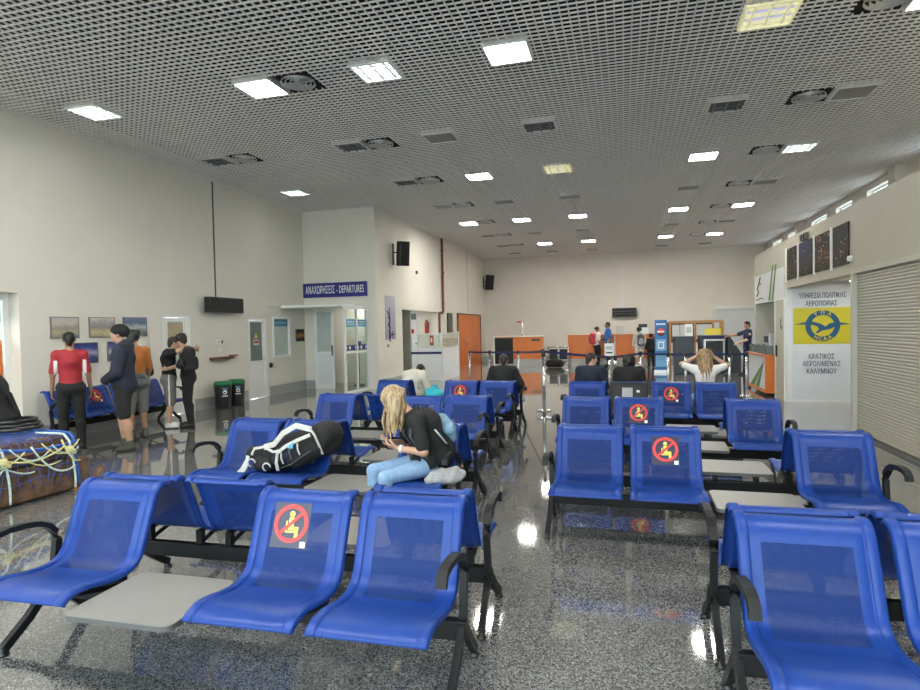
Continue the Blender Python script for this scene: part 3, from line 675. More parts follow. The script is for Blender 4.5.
# --- departures room, vestibule and the recess behind the block wall
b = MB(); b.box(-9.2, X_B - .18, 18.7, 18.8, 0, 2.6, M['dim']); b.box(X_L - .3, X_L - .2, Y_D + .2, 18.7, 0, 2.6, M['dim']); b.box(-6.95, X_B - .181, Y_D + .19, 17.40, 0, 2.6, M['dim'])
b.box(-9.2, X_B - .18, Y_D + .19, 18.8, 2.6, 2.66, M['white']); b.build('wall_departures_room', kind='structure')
b = MB(); b.box(-9.4, X_B - .18, 21.3, 21.4, 0, 2.6, M['wall']); b.box(-9.4, X_B - .18, 17.36, 17.46, 0, 2.6, M['wall']); b.box(-9.4, -9.3, 17.46, 21.3, 0, 2.6, M['wall']); b.box(-9.3, X_B - .18, 17.46, 21.3, 2.5, 2.6, M['white'])
b.build('wall_recess', kind='structure')
t = thing('glass_vestibule', 'white framed glass vestibule under the departures sign', 'glass vestibule', (-7.06, 14.26, 0))
q = Matrix.Rotation(math.atan2(1.24, .10) - 0.0, 4, 'Z')      # local x runs away from the hall
b = MB(); Lg = 1.22
for x0 in (0, .61, 1.17): b.box(x0, x0 + .05, -.03, .03, 0, 2.30, M['white_alu'], q)
for z0 in (0, 1.05, 2.24): b.box(.05, 1.17, -.025, .025, z0, z0 + .06, M['white_alu'], q)
b.build('frame', t)
for x0, x1 in ((.05, .61), (.66, 1.17)):
    for z0, z1 in ((.06, 1.05), (1.11, 2.24)): MB().box(x0, x1, -.006, .006, z0, z1, M['glass_g'], q).build('glass_pane', t)
    MB().box(x0, x1, -.012, -.008, 1.13, 1.27, M['signblue'], q).box(x0 + .16, x0 + .24, -.015, -.012, 1.16, 1.24, M['letter'], q).box(x0 + .02, x0 + .06, -.015, -.012, 1.17, 1.23, M['letter'], q).box(x1 - .08, x1 - .03, -.015, -.012, 1.16, 1.24, M['letter'], q).build('blue_band', t)
    MB().box(x0 + .02, x1 - .02, -.012, -.008, 1.76, 1.96, M['lightblue'], q).box(x0 + .08, x1 - .08, -.014, -.012, 1.88, 1.90, M['letter'], q).box(x0 + .08, x1 - .08, -.014, -.012, 1.82, 1.835, M['letter'], q).build('notice', t)
MB().box(-1.85, .03, 0, 1.24, 2.30, 2.36, M['white']).build('roof_slab', t)
t = thing('door_leaf', 'white door leaf standing in the departures doorway, glazed above', 'door', (-8.62, Y_D + .02, 0))
MB().box(0, .07, 0, .05, 0, 2.28, M['white']).box(.53, .60, 0, .05, 0, 2.28, M['white']).box(.07, .53, 0, .05, .0, .12, M['white']).box(.07, .53, 0, .05, 1.0, 1.07, M['white']).box(.07, .53, 0, .05, 2.2, 2.28, M['white']).build('frame', t)
MB().box(.07, .53, .01, .04, .12, 1.0, M['panelwhite']).build('lower_panel', t); MB().box(.07, .53, .02, .03, 1.07, 2.2, M['frost']).build('glass_pane', t)
MB().box(.545, .57, -.04, 0, .95, 1.25, M['blackp']).build('handle', t)
t = thing('notice_stand', 'slim black stand with a small blue and white notice in the doorway', 'notice stand', (-7.75, 16.6, 0))
MB().lathe([(0, 0), (.16, 0), (.16, .02), (.03, .03), (0, .03)], M['blackp']).build('base', t); MB().tube([(0, 0, .03), (0, 0, 1.3)], .014, M['blackp']).build('pole', t)
MB().box(-.11, .11, -.02, -.008, 1.15, 1.5, M['letter']).box(-.1, .1, -.026, -.02, 1.17, 1.33, M['signblue']).build('notice', t)
# departures sign
t = thing('departures_sign', 'long blue sign with white lettering above the glass vestibule', 'sign', (-7.92, Y_D, 2.62))
MB().box(-1.0, 1.0, -.05, -.003, 0, .41, M['signblue']).build('board', t)
text('lettering', 'ΑΝΑΧΩΡΗΣΕΙΣ - DEPARTURES', .30, M['letter'], t, frame_mtx((0, -.052, .20), (1, 0, 0), (0, 0, 1)), sx=.415, bold=.001, space=1.06)

# --- recess contents (door, glass-block strip, extinguisher) and the booth in front of it
t = thing('service_door', 'white service door in the recess behind the glass booth', 'door', (-7.86, 21.3, 0))
MB().box(0, .36, -.04, -.005, 0, 2.30, M['panelwhite']).box(.04, .32, -.05, -.04, 2.02, 2.24, M['glass_frost']).build('leaf', t); MB().lathe([(0, 0), (.03, 0), (.03, .05), (0, .05)], M['blackp'], mtx=Matrix.Translation((.31, -.04, 1.12)) @ Matrix.Rotation(PI / 2, 4, 'X')).build('knob', t)
MB().box(.12, .22, -.05, -.041, 1.50, 1.66, M['red']).build('notice', t)
b = MB()
for k in range(8): b.box(-8.12, -7.92, 21.26, 21.295, .85 + k * .19, 1.02 + k * .19, M['glass_frost'])
tag(b.build('glass_block_strip'), 'upright strip of grey glass blocks beside the service door', 'glass block strip')
def extinguisher(label, loc):
    t = thing('fire_extinguisher', label, 'fire extinguisher', loc)
    MB().lathe([(0, 0), (.07, 0), (.075, .02), (.075, .36), (.05, .42), (.02, .44), (0, .44)], M['red']).build('cylinder', t)
    MB().box(-.02, .02, -.07, .03, .44, .50, M['blackp']).build('handle', t); MB().tube([(.03, -.02, .47), (.10, -.05, .40), (.095, -.06, .15)], .012, M['blackp']).build('hose', t)
extinguisher('red fire extinguisher hung on the recess wall above the booth', (-7.12, 21.2, 1.50))
tag(MB().box(-7.02, -6.87, 21.24, 21.295, 1.05, 1.40, M['red']).box(-6.98, -6.92, 21.235, 21.24, 1.15, 1.32, M['letter']).build('hose_cabinet'), 'small red cabinet on the recess wall below the extinguisher', 'cabinet')
t = thing('booth', 'white booth with glazed top projecting from the recess', 'booth', (0, 0, 0))
bx, y0, y1, bw = -5.58, 18.08, 20.05, -6.62
b = MB()
for (x, y) in ((bx, y0), (bx, y1), (-6.38, y0)): b.box(x - .025, x + .025, y - .025, y + .025, 0, 1.55 if x == bx else 1.5, M['alu'])
b.box(bx - .02, bx + .02, y0, y1, 1.48, 1.52, M['alu']); b.box(-6.38, bx, y0 - .02, y0 + .02, 1.48, 1.52, M['alu']); b.box(bx - .02, bx + .02, y0, y1, 1.06, 1.10, M['alu']); b.box(-6.38, bx, y0 - .02, y0 + .02, 1.04, 1.08, M['alu'])
b.build('frame', t)
MB().box(bx - .012, bx + .012, y0 + .025, y1 - .025, .0, 1.06, M['panelwhite']).build('side_panel', t); MB().box(-6.355, bx - .025, y0 - .01, y0 + .01, .02, 1.04, M['white']).build('front_panel', t)
MB().box(bx - .004, bx + .004, y0 + .025, y1 - .025, 1.10, 1.48, M['glass_g']).build('side_glass', t); MB().box(-6.355, bx - .025, y0 - .004, y0 + .004, 1.08, 1.48, M['glass_g']).build('front_glass', t)
MB().box(-6.6, bx, y0 - .035, y0 - .026, .86, .93, M['navy']).build('blue_band', t)
t = thing('water_pipe', 'brown red pipe running down the block wall', 'pipe', (0, 0, 0))
MB().tube([(X_B + .06, 21.72, 5.06), (X_B + .06, 21.72, 2.30), (X_B + .06, 21.65, 2.25), (X_B + .06, 21.27, 2.25), (X_B + .05, 21.24, 2.2), (X_B + .05, 21.24, 1.45)], .045, M['pipe']).build('tube', t)
for z in (2.6, 3.6, 4.6): MB().tube([(X_B + .06, 21.72, z - .02), (X_B + .06, 21.72, z + .02)], .06, M['pipe']).build('clamp', t)
# --- block wall fittings
def speaker(label, y, z, tilt):
    t = thing('wall_speaker', label, 'speaker', (X_B, y, z)); q = Matrix.Translation((.32, 0, 0)) @ Matrix.Rotation(tilt[0], 4, 'Z') @ Matrix.Rotation(tilt[1], 4, 'Y')
    MB().rbox(-.14, .14, -.16, .16, -.36, .36, M['blackp'], .03, mtx=q).build('cabinet', t)
    MB().rbox(.141, .155, -.14, .14, -.34, .34, M['screen'], .02, axis='x', mtx=q).build('grille', t)
    MB().box(0, .02, -.07, .07, -.32, .32, M['black_seat' if tilt[0] else 'alu']).tube([(.02, 0, .05), (.2, 0, .05)], .02, M['blackp']).build('bracket', t)
speaker('black wall speaker above the poster strip on the block wall', 16.85, 3.92, (-.75, .10)); speaker('small black wall speaker in the far left corner of the hall', 28.75, 3.88, (-.7, .15))
P1 = photo_mat('ink_print', [(.30, .28, .38), (.42, .40, .50), (.5, .48, .56)], 9, 3, h0=-.65, h1=.65)
t = thing('poster', 'tall pale grey poster with dark drawing on the block wall', 'poster', (X_B, 16.5, 2.01)); MB().box(.0, .018, -.38, .38, -.64, .64, P1).build('sheet', t)
b = MB(); rg = np.random.default_rng(2)
for k in range(9):
    y = -.10 + rg.normal(0, .07); z = .30 - k * .1; b.tube([(.02, y, z), (.02, y + rg.normal(0, .08), z - .12), (.02, y + rg.normal(0, .05), z - .2)], .016, M['screen'], 5)
b.box(.018, .022, .0, .26, -.52, -.47, M['screen']); b.box(.018, .022, .10, .15, -.58, -.40, M['screen']); b.build('drawing', t)
tag(MB().box(X_B + .004, X_B + .02, 16.25, 16.33, 1.15, 1.23, M['greycloth']).build('wall_button'), 'small grey button on the wall below the poster', 'button')
P2 = photo_mat('framed_print', [(.05, .05, .04), (.22, .20, .15), (.10, .12, .09)], 12, 4, h0=-.4, h1=.4)
tag(MB().box(X_B, X_B + .03, 22.37, 23.08, 1.50, 2.27, M['blackp']).box(X_B + .03, X_B + .034, 22.43, 23.02, 1.56, 2.21, P2).build('framed_poster'), 'dark framed upright picture left of the orange doors', 'picture')
for y, z in ((18.9, 3.55), (21.95, 3.78)):
    tag(MB().lathe([(0, 0), (.06, 0), (.05, .05), (0, .06)], M['greycloth'], mtx=Matrix.Translation((X_B, y, z)) @ Matrix.Rotation(PI / 2, 4, 'Y')).build('wall_sensor'), 'small round grey sensor high on the wall left of the pipe' if y < 20 else 'small round grey sensor high on the wall right of the pipe', 'sensor')
t = thing('sliding_door', 'tall orange three leaf door at the far end of the block wall', 'door', (X_B, 23.85, 0))
for k in range(3): MB().box(.01, .05, .02 + k * 1.29, 1.29 + k * 1.29, .02, 2.22, M['orange']).build('leaf', t)
MB().box(.0, .07, -.06, 0, 0, 2.29, M['brown']).box(0, .07, 3.89, 3.95, 0, 2.29, M['brown']).box(0, .07, 0, 3.89, 2.23, 2.29, M['brown']).build('frame', t)
for k in (1.2, 1.38): MB().tube([(.05, k, .95), (.09, k, .95), (.09, k, 1.2), (.05, k, 1.2)], .012, M['steel']).build('handle', t)

# --- left wall fittings
x = X_L
def picture(label, y0, y1, z0, z1, m, group=None):
    t = thing('picture', label, 'picture', (x + .003, (y0 + y1) / 2, (z0 + z1) / 2), 0, group); a, c = (y1 - y0) / 2, (z1 - z0) / 2
    MB().box(0, .022, -a, a, -c, c, m).build('print', t)
    MB().box(0, .026, -a - .012, -a, -c - .012, c + .012, M['greycloth']).box(0, .026, a, a + .012, -c - .012, c + .012, M['greycloth']).box(0, .026, -a, a, c, c + .012, M['greycloth']).box(0, .026, -a, a, -c - .012, -c, M['greycloth']).build('frame', t)
H1 = photo_mat('harbour_print', [(.16, .17, .20), (.42, .36, .24), (.30, .27, .25), (.52, .46, .40), (.46, .44, .44)], 10, 8, h0=-.17, h1=.17)
H2 = photo_mat('hillside_print', [(.30, .28, .22), (.50, .42, .24), (.26, .24, .22), (.34, .32, .32), (.62, .56, .46)], 11, 8, h0=-.17, h1=.17)
H3 = photo_mat('bay_print', [(.10, .12, .12), (.20, .25, .22), (.40, .44, .46), (.10, .14, .22), (.16, .20, .30)], 6, 7, h0=-.17, h1=.17)
H4 = photo_mat('dusk_print', [(.03, .04, .10), (.05, .07, .20), (.35, .30, .40), (.05, .08, .28), (.02, .03, .12)], 4, 5, h0=-.17, h1=.17)
H5 = photo_mat('evening_print', [(.05, .06, .09), (.10, .12, .22), (.55, .50, .52), (.12, .16, .38), (.03, .05, .16)], 4, 5, h0=-.17, h1=.17)
picture('beige landscape photo nearest the exit door, upper row', 7.54, 8.03, 1.64, 1.97, H1); picture('beige hillside photo in the middle of the upper row', 8.26, 8.77, 1.64, 1.97, H2); picture('grey green bay photo at the right of the upper row', 8.99, 9.52, 1.65, 1.98, H3)
picture('dark blue dusk photo lower row behind the man in red', 7.93, 8.39, 1.20, 1.535, H4); picture('blue evening photo lower row beside the navy hooded man', 8.62, 9.1, 1.21, 1.54, H5)
picture('small dark photo with orange glow beside the vestibule', 14.98, 15.40, 1.39, 1.72, photo_mat('glow_print', [(.01, .01, .012), (.03, .02, .02), (.45, .18, .05), (.03, .02, .02), (.01, .01, .015)], 5, 4, h0=-.17, h1=.17))
t = thing('wall_screen', 'black wide display panel mounted on the left wall', 'screen', (x, 11.68, 2.12))
MB().box(0, .12, -.25, .25, .05, .28, M['blackp']).build('bracket', t); MB().rbox(.12, .24, -.61, .61, 0, .34, M['blackp'], .02, axis='x').build('case', t); MB().box(.241, .245, -.57, .57, .03, .31, M['screen']).build('display', t)
t = thing('wall_screen', 'black display panel on the back wall above the counters', 'screen', (0, Y_E, 2.02))
MB().box(-.2, .2, -.1, 0, .1, .32, M['blackp']).build('bracket', t); MB().rbox(-.55, .55, -.2, -.1, 0, .43, M['blackp'], .02, axis='y').build('case', t)
MB().box(-.5, .5, -.205, -.201, .04, .39, M['screen']).box(-.48, .48, -.208, -.205, .27, .29, M['greycloth']).box(-.48, .48, -.208, -.205, .16, .175, M['greycloth']).build('display', t)
t = thing('wall_socket', 'white double socket plate below the left display panel', 'socket', (x, 11.68, 1.46)); MB().box(0, .012, -.14, .14, -.05, .05, M['white']).build('plate', t); MB().box(.012, .02, .07, .11, -.04, .04, M['blackp']).build('switch', t); MB().box(.012, .016, -.05, .02, -.03, .03, M['beige']).build('outlet', t)
tag(MB().box(x, x + .012, 11.70, 11.73, 1.24, 1.34, M['white']).build('wall_switch'), 'thin white switch below the double socket', 'switch')
tag(MB().box(x, x + .16, 11.33, 12.02, 1.07, 1.12, M['brown']).box(x, x + .10, 12.02, 12.22, 1.12, 1.15, M['brown']).build('wall_shelf'), 'narrow brown wooden shelf on the left wall above the bins', 'shelf')
tag(MB().lathe([(0, 0), (.07, 0), (.065, .03), (0, .035)], M['blackp'], mtx=Matrix.Translation((x, 13.71, .80)) @ Matrix.Rotation(PI / 2, 4, 'Y')).build('door_stop'), 'round black fitting on the wall between door and window', 'wall fitting')
tag(MB().tube([(x + .02, 13.6, 2.36), (x + .02, 15.45, 2.36)], .012, M['white']).tube([(x + .02, 13.62, 2.36), (x + .02, 13.62, 2.06)], .012, M['white']).build('cable_conduit'), 'thin white cable conduit above the left window', 'conduit')
def bin_(label, y):
    t = thing('recycling_bin', label, 'bin', (-8.6, y, 0))
    MB().lathe([(0, .0), (.155, .0), (.165, .02), (.185, .46), (.185, .50), (.17, .50), (.165, .47), (0, .46)], M['blackp'], 24).build('bucket', t)
    MB().lathe([(0, .60), (.16, .595), (.195, .57), (.20, .50), (.188, .50)], M['green'], 24).build('lid', t)
    q = Matrix.Rotation(math.radians(-42), 4, 'Z')
    b = MB(); b.lathe([(0, 0), (.045, 0), (.045, .004), (0, .004)], M['letter'], 16, mtx=q @ Matrix.Translation((.184, 0, .36)) @ Matrix.Rotation(PI / 2, 4, 'Y'))
    b.lathe([(0, 0), (.022, 0), (.022, .004), (0, .004)], M['blackp'], 12, mtx=q @ Matrix.Translation((.187, 0, .36)) @ Matrix.Rotation(PI / 2, 4, 'Y'))
    b.box(.172, .186, -.05, .05, .42, .45, M['lightblue'], q); b.box(.176, .186, -.06, .06, .27, .29, M['letter'], q); b.build('sticker', t)
bin_('black bin with green lid nearer the camera by the left wall', 11.36); bin_('black bin with green lid nearer the white door', 11.83)
tag(MB().box(-7.0, -6.8, 12.3, 12.5, 0, .001, M['skirt']).build('x'), 'x', 'x') if False else None

# --- right side: shop block with roller shutter, header with photos, office front, kiosk
b = MB(); b.box(X_S, X_S + .2, Y_0, 9.99, 2.36, 3.26, M['khaki']); b.box(X_S, X_R, Y_0, 16.75, 3.26, 3.34, M['khaki']); b.box(X_S + .2, X_R, 9.79, 9.98, 0, 3.26, M['khaki']); b.box(X_S - .02, X_S, Y_0, 9.99, 2.33, 2.40, M['olive'])
b.box(X_S, X_S + .2, 9.99, 13.75, 2.34, 3.26, M['khaki']); b.box(X_S + .2, X_R, 9.99, 13.66, 2.44, 2.50, M['white']); b.build('wall_shop', kind='structure')
t = thing('roller_shutter', 'closed beige roller shutter of the shop at the right edge', 'roller shutter', (X_S, 0, 0))
pr = []; z = .04
while z < 2.33:
    for dz, dx in ((0, .0), (.008, .010), (.021, .014), (.034, .010), (.0405, .0)):
        pr.append((-dx + .05, min(z + dz, 2.34)))
    z += .042
vs = [(a, yy, c) for yy in (Y_0, 9.91) for a, c in pr]; n = len(pr)
b = MB(); b.add(vs, [(i, n + i, n + i + 1, i + 1) for i in range(n - 1)], M['shutter']); b.box(.06, .07, Y_0, 9.91, 0, 2.34, M['shutter']); b.build('slats', t)
MB().box(.01, .09, Y_0, 9.91, .0, .04, M['table_edge']).build('bottom_rail', t); MB().box(-.02, .1, 9.91, 9.99, 0, 2.34, M['olive']).build('guide_rail', t)
night = [photo_mat('night_print_%d' % k, c, 3, 6, h0=2.5, h1=3.12, spark=s) for k, (c, s) in enumerate((
    ([(.012, .010, .010), (.03, .02, .016), (.010, .010, .014), (.006, .006, .008)], ((.60, .30, .14), 16, .62)),
    ([(.014, .012, .012), (.03, .022, .02), (.020, .024, .06), (.020, .024, .07)], ((.55, .45, .36), 14, .60)),
    ([(.012, .010, .010), (.05, .025, .015), (.016, .012, .014), (.008, .007, .009)], ((.70, .36, .18), 18, .70)),
    ([(.014, .012, .012), (.04, .026, .022), (.018, .016, .018), (.012, .012, .014)], ((.60, .38, .26), 15, .64))))]
for k, (a, c, lab) in enumerate(((12.82, 13.52, 'narrow night town photo farthest along the header, beside the kiosk'), (11.82, 12.66, 'night photo with a blue sky, second from the kiosk'), (10.91, 11.68, 'night photo of lit figures, second from the shutter'), (10.07, 10.76, 'night harbour photo nearest the roller shutter'))):
    tag(MB().box(X_S - .02, X_S - .002, a, c, 2.5, 3.12, night[k]).build('wall_photo'), lab, 'photo', 'night photos on the header above the office')
b = MB()
for yy in (13.58, 12.70, 11.70, 10.80): b.box(X_S - .03, X_S - .001, yy, yy + .06, 2.46, 3.15, M['white'])
b.build('trim_6', kind='structure')
tag(MB().box(X_S - .06, X_S - .005, 12.1, 12.45, 3.14, 3.26, M['greycloth']).box(X_S - .08, X_S - .06, 12.15, 12.25, 3.16, 3.24, M['blackp']).box(X_S - .08, X_S - .06, 12.3, 12.4, 3.16, 3.24, M['blackp']).build('emergency_light'), 'small grey twin emergency lamp above the night photos', 'emergency light')
tag(MB().lathe([(0, 0), (.05, 0), (.04, .05), (0, .06)], M['white'], mtx=Matrix.Translation((X_S, 10.0, 2.56)) @ Matrix.Rotation(-PI / 2, 4, 'Y')).build('wall_sensor'), 'small white sensor where header and shutter box meet', 'sensor')
# office front with the aviation emblem
t = thing('office_front', 'white office front with yellow band and bird emblem beside the shutter', 'office front', (X_S, 13.66, 0))
MB().box(.0, .10, 0, .1, 0, 2.44, M['white']).box(.10, 2.8, 0, .1, 0, .05, M['white']).box(.10, 2.8, 0, .1, 2.26, 2.44, M['white']).build('frame', t)
MB().box(.10, 2.8, .02, .06, .05, 2.26, M['panelwhite']).build('panel', t); MB().box(.13, 2.8, .012, .02, 1.19, 1.93, M['yellow']).build('yellow_band', t)
fr = lambda xx, zz: frame_mtx((xx, .010, zz), (1, 0, 0), (0, 0, 1))
cx = .66
text('lettering', 'ΥΠΗΡΕΣΙΑ ΠΟΛΙΤΙKΗΣ', .145, M['navylet'], t, fr(cx, 2.17), bold=0, sx=.55); text('lettering', 'ΑΕΡΟΠΟΡΙΑΣ', .145, M['navylet'], t, fr(cx - .02, 2.01), bold=0, sx=.62)
for s, zz in (('KΡΑΤΙKΟΣ', .93), ('ΑΕΡΟΛΙΜΕΝΑΣ', .78), ('KΑΛΥΜΝΟΥ', .63)): text('lettering', s, .145, M['navylet'], t, fr(cx - .02, zz), bold=0, sx=.66)
b = MB(); R1, R2, zc_ = .315, .215, 1.56; n = 48
vs = [(cx + r_ * math.cos(2 * PI * k / n), yy, zc_ + r_ * math.sin(2 * PI * k / n)) for yy in (.012, .004) for r_ in (R2, R1) for k in range(n)]
fs = []
for k in range(n):
    j = (k + 1) % n; fs += [(2 * n + k, 2 * n + j, 3 * n + j, 3 * n + k), (n + k, n + j, 3 * n + j, 3 * n + k), (k, j, 2 * n + j, 2 * n + k)]
b.add(vs, fs, M['logoblue'])
bird = [(-.52, .03), (-.34, .075), (-.16, .085), (-.02, .035), (.05, -.02), (.12, .045), (.28, .07), (.52, .02), (.34, .015), (.24, .0), (.16, -.06), (.06, -.085), (-.02, -.10), (-.09, -.15), (-.13, -.13), (-.06, -.075), (-.09, -.02), (-.17, .02), (-.34, .03)]
b.poly([(cx + a, .006, zc_ + c) for a, c in bird][::-1], M['logoblue'], -.005, (0, 1, 0)); b.build('emblem', t)
for ch, an in (('Υ', 118), ('Π', 90), ('Α', 62), ('H', 242), ('C', 261), ('A', 280), ('A', 299)):
    aa = math.radians(an); rr = (R1 + R2) / 2; up = (math.cos(aa), 0, math.sin(aa)) if an < 180 else (-math.cos(aa), 0, -math.sin(aa)); rt_ = (up[2], 0, -up[0])
    text('lettering', ch, .10, M['yellow'], t, frame_mtx((cx + rr * math.cos(aa), .001, zc_ + rr * math.sin(aa)), rt_, up), bold=.003)
# kiosk
K0, K1 = 13.76, 16.75
b = MB(); b.box(X_S, X_S + .12, K0, K1, 2.78, 3.26, M['olive']); b.box(X_S, X_S + .12, 16.62, K1, 0, 2.78, M['olive']); b.box(X_S + .12, X_R, 16.62, K1, 0, 3.26, M['olive'])
b.box(X_S + 1.6, X_S + 1.7, 14.5, 16.62, 0, 2.6, M['olive']); b.box(X_S, X_S + 2.6, K0, K0 + .06, 0, 2.78, M['olive']); b.box(X_S, X_S + 1.7, 14.62, 14.70, 0, 2.2, M['olive']); b.build('wall_kiosk', kind='structure')
t = thing('kiosk_sign', 'white kiosk fascia with green stripes and a sketched figure', 'sign', (X_S - .015, 0, 0))
MB().box(0, .03, K0 + .06, 16.7, 2.12, 2.80, M['panelwhite']).build('board', t)
for a in (14.55, 14.83): MB().poly([(-.004, a + .35, 2.14), (-.004, a + .17, 2.14), (-.004, a - .12, 2.92), (-.004, a - .02, 2.92)], M['greenstripe'], .006, (1, 0, 0)).build('stripe', t)
MB().tube([(-.005, 16.0, 2.74), (-.005, 16.15, 2.60), (-.005, 16.35, 2.48), (-.005, 16.2, 2.40), (-.005, 16.4, 2.30)], .018, M['greycloth'], 6).tube([(-.005, 16.15, 2.60), (-.005, 15.95, 2.58)], .014, M['greycloth'], 6).tube([(-.005, 16.55, 2.24), (-.005, 16.3, 2.20), (-.005, 16.0, 2.24), (-.005, 15.7, 2.22)], .012, M['greycloth'], 6).build('sketched_figure', t)
t = thing('kiosk_door', 'narrow pale door at the near end of the kiosk', 'door', (X_S, 0, 0)); MB().box(-.01, .04, K0 + .07, 14.55, 0, 2.12, M['olive']).build('leaf', t)
MB().box(-.02, .05, K0 + .0, K0 + .07, 0, 2.16, M['white']).box(-.02, .05, 14.55, 14.62, 0, 2.16, M['white']).box(-.02, .05, K0 + .07, 14.55, 2.12, 2.16, M['white']).build('frame', t); MB().box(-.04, -.01, 14.40, 14.46, .9, 1.15, M['blackp']).build('handle', t)
MB().tube([(-.014, 14.05, 1.72), (-.014, 14.13, 1.60), (-.014, 14.02, 1.50), (-.014, 14.0, 1.56)], .01, M['greycloth'], 6).build('drawn_mark', t)
t = thing('kiosk_counter', 'orange edged kiosk counter with green stripes on its front', 'counter', (X_S, 0, 0))
MB().box(-.18, .5, 14.72, 16.60, .10, .88, M['panelwhite']).build('body', t); MB().box(-.19, .5, 14.69, 14.73, .06, .90, M['orange']).box(-.19, -.17, 14.73, 16.62, .06, .14, M['orange']).build('orange_edge', t)
MB().box(-.22, .55, 14.66, 16.62, .88, .92, M['orange']).build('worktop', t)
for a, c in ((16.35, 15.9), (15.75, 15.4)): MB().poly([(-.186, a, .14), (-.186, c, .14), (-.186, 14.9, .74), (-.186, 14.82, .80)], M['greenstripe'], .004, (1, 0, 0)).build('stripe', t)
MB().box(-.16, -.02, 14.73, 16.6, .92, 1.12, M['glass_frost']).build('upstand', t)
t = thing('coffee_machine', 'grey coffee machine on the kiosk counter', 'coffee machine', (X_S + .25, 15.85, .92)); MB().rbox(-.18, .18, -.25, .25, 0, .45, M['alu'], .03).build('body', t); MB().box(-.19, -.18, -.2, .2, .25, .4, M['screen']).build('panel', t); MB().tube([(-.18, .1, .2), (-.28, .1, .18)], .015, M['blackp']).build('handle', t)
t = thing('bottle_rack', 'white bottle rack standing behind the kiosk counter', 'rack', (X_S + .3, 15.05, .92)); MB().box(-.12, .12, -.2, .2, 0, .7, M['panelwhite']).build('cabinet', t)
for k in range(4): MB().lathe([(0, 0), (.03, 0), (.03, .16), (.012, .2), (.012, .24), (0, .24)], M['steelblue'], 10, mtx=Matrix.Translation((-.17, -.15 + k * .1, .3))).build('bottle', t)
MB().box(-.22, -.12, -.2, .2, .28, .3, M['white']).build('shelf', t)
# roller door in the back wall
MB().box(3.9, 5.7, Y_E + .12, Y_E + .2, 0, 2.4, M['panelwhite']).build('wall_added_backing', kind='structure')  # added backing sheet, keeps the sky from showing through the slat gaps
t = thing('roller_door', 'white horizontal slat roller door in the back wall', 'roller door', (3.95, Y_E, 0))
b = MB()
for k in range(24): b.rbox(.0, 1.7, .02, .05, .02 + k * .094, .11 + k * .094, M['panelwhite'], .012, 2, 'x')
b.build('slats', t); MB().box(-.1, 0, -.06, .1, 0, 2.4, M['white']).box(1.7, 1.8, -.06, .1, 0, 2.4, M['white']).box(0, 1.7, -.08, .1, 2.28, 2.44, M['white']).build('frame', t)

# --- unseen lamps added to brighten the side rooms: corridor beside the shop, departures room, recess, kiosk
def added_room_lamp(label, x, y, z, wx, wy):
    t = thing('ceiling_light', label, 'ceiling light', (x, y, z)); MB().box(-wx / 2, wx / 2, -wy / 2, wy / 2, -.03, 0, M['white']).build('housing', t); MB().box(-wx / 2 + .02, wx / 2 - .02, -wy / 2 + .02, wy / 2 - .02, -.036, -.03, M['added_fill']).build('diffuser', t)  # named like the hall lights, but added only as fill
added_room_lamp('long fill lamp added on the corridor ceiling in front of the office', 4.3, 11.9, 2.44, .3, 2.4)
added_room_lamp('fill lamp added on the ceiling of the departures room', -7.8, 17.0, 2.6, .6, 1.2)
added_room_lamp('fill lamp added on the ceiling of the recess behind the booth', -7.7, 19.4, 2.5, .6, 1.6)
added_room_lamp('small fill lamp added inside the kiosk', 4.0, 15.6, 2.75, .2, .5)
# ------------------------------------------------------------------ people
D = math.radians
DN = A(0, 0, -1)
# man in red, seen from behind
redw = [(M['whitecloth'], lambda c: (np.abs(c[:, 0]) > .155) & (np.abs(c[:, 0]) < .20) & (c[:, 2] < 1.33) & (c[:, 2] > 1.10))]
person('man in a red shirt with white side panels and black trousers, seen from behind', stand(shR=(.162, -.01, 1.41), shL=(-.162, -.01, 1.41), elR=(.225, .0, 1.12), wrR=(.255, .10, .87), elL=(-.22, -.02, 1.12), wrL=(-.235, .06, .87)), (-7.86, 6.94, 0), D(50), 1.73, 'skin_d', w=.93, shirt=('redcloth', .85, .014, redw), trousers=('blackcloth', 2, .018), shoes='shoe_b', hair=('short', 'darkhair'))
# heavy man in navy hooded top, profile to the left
person('heavy man in navy hooded top, black shorts and black knitted cap', stand(elR=(.28, .03, 1.10), wrR=(.12, .20, 1.0), elL=(-.28, .03, 1.10), wrL=(-.12, .20, 1.0), head=(0, .05, 1.625), hdR=(A(-1, .3, 0), A(0, -1, 0)), hdL=(A(1, .3, 0), A(0, -1, 0)), knR=(.14, .08, .50), knL=(-.14, -.02, .50), anR=(.15, .04, .09), toR=(.19, .19, .04), anL=(-.14, -.09, .09), toL=(-.17, .06, .04)), (-6.98, 7.02, 0), D(122), 1.80, w=1.08,
       shirt=('navycloth', 2, .03), trousers=('blackcloth', .97, .022), shoes='shoe_g', hair=('beanie', 'blackcloth'), hoodie=True, neckw=1.1, socks=True)
t = thing('shoulder_bag', 'grey shoulder bag hanging on the back of the navy hooded man', 'bag', (-6.90, 7.16, .99), D(40)); t.scale = (.82, .82, .82)
skin_obj('pouch', [El((0, 0, 0), (.17, .065, .13), k=.02), Cp((-.12, -.02, -.06), (.12, -.02, -.06), .06)], .010, M['midgrey'], t)
MB().bar([(-.14, -.06, .06), (0, -.075, .065), (.14, -.06, .06)], .012, .03, M['blackp']).build('flap_edge', t)
MB().bar([(-.15, .0, .08), (-.20, -.02, .22), (-.20, .0, .36), (-.12, .08, .44)], .03, .008, M['midgrey'], up=(0, 1, 0)).build('strap', t)
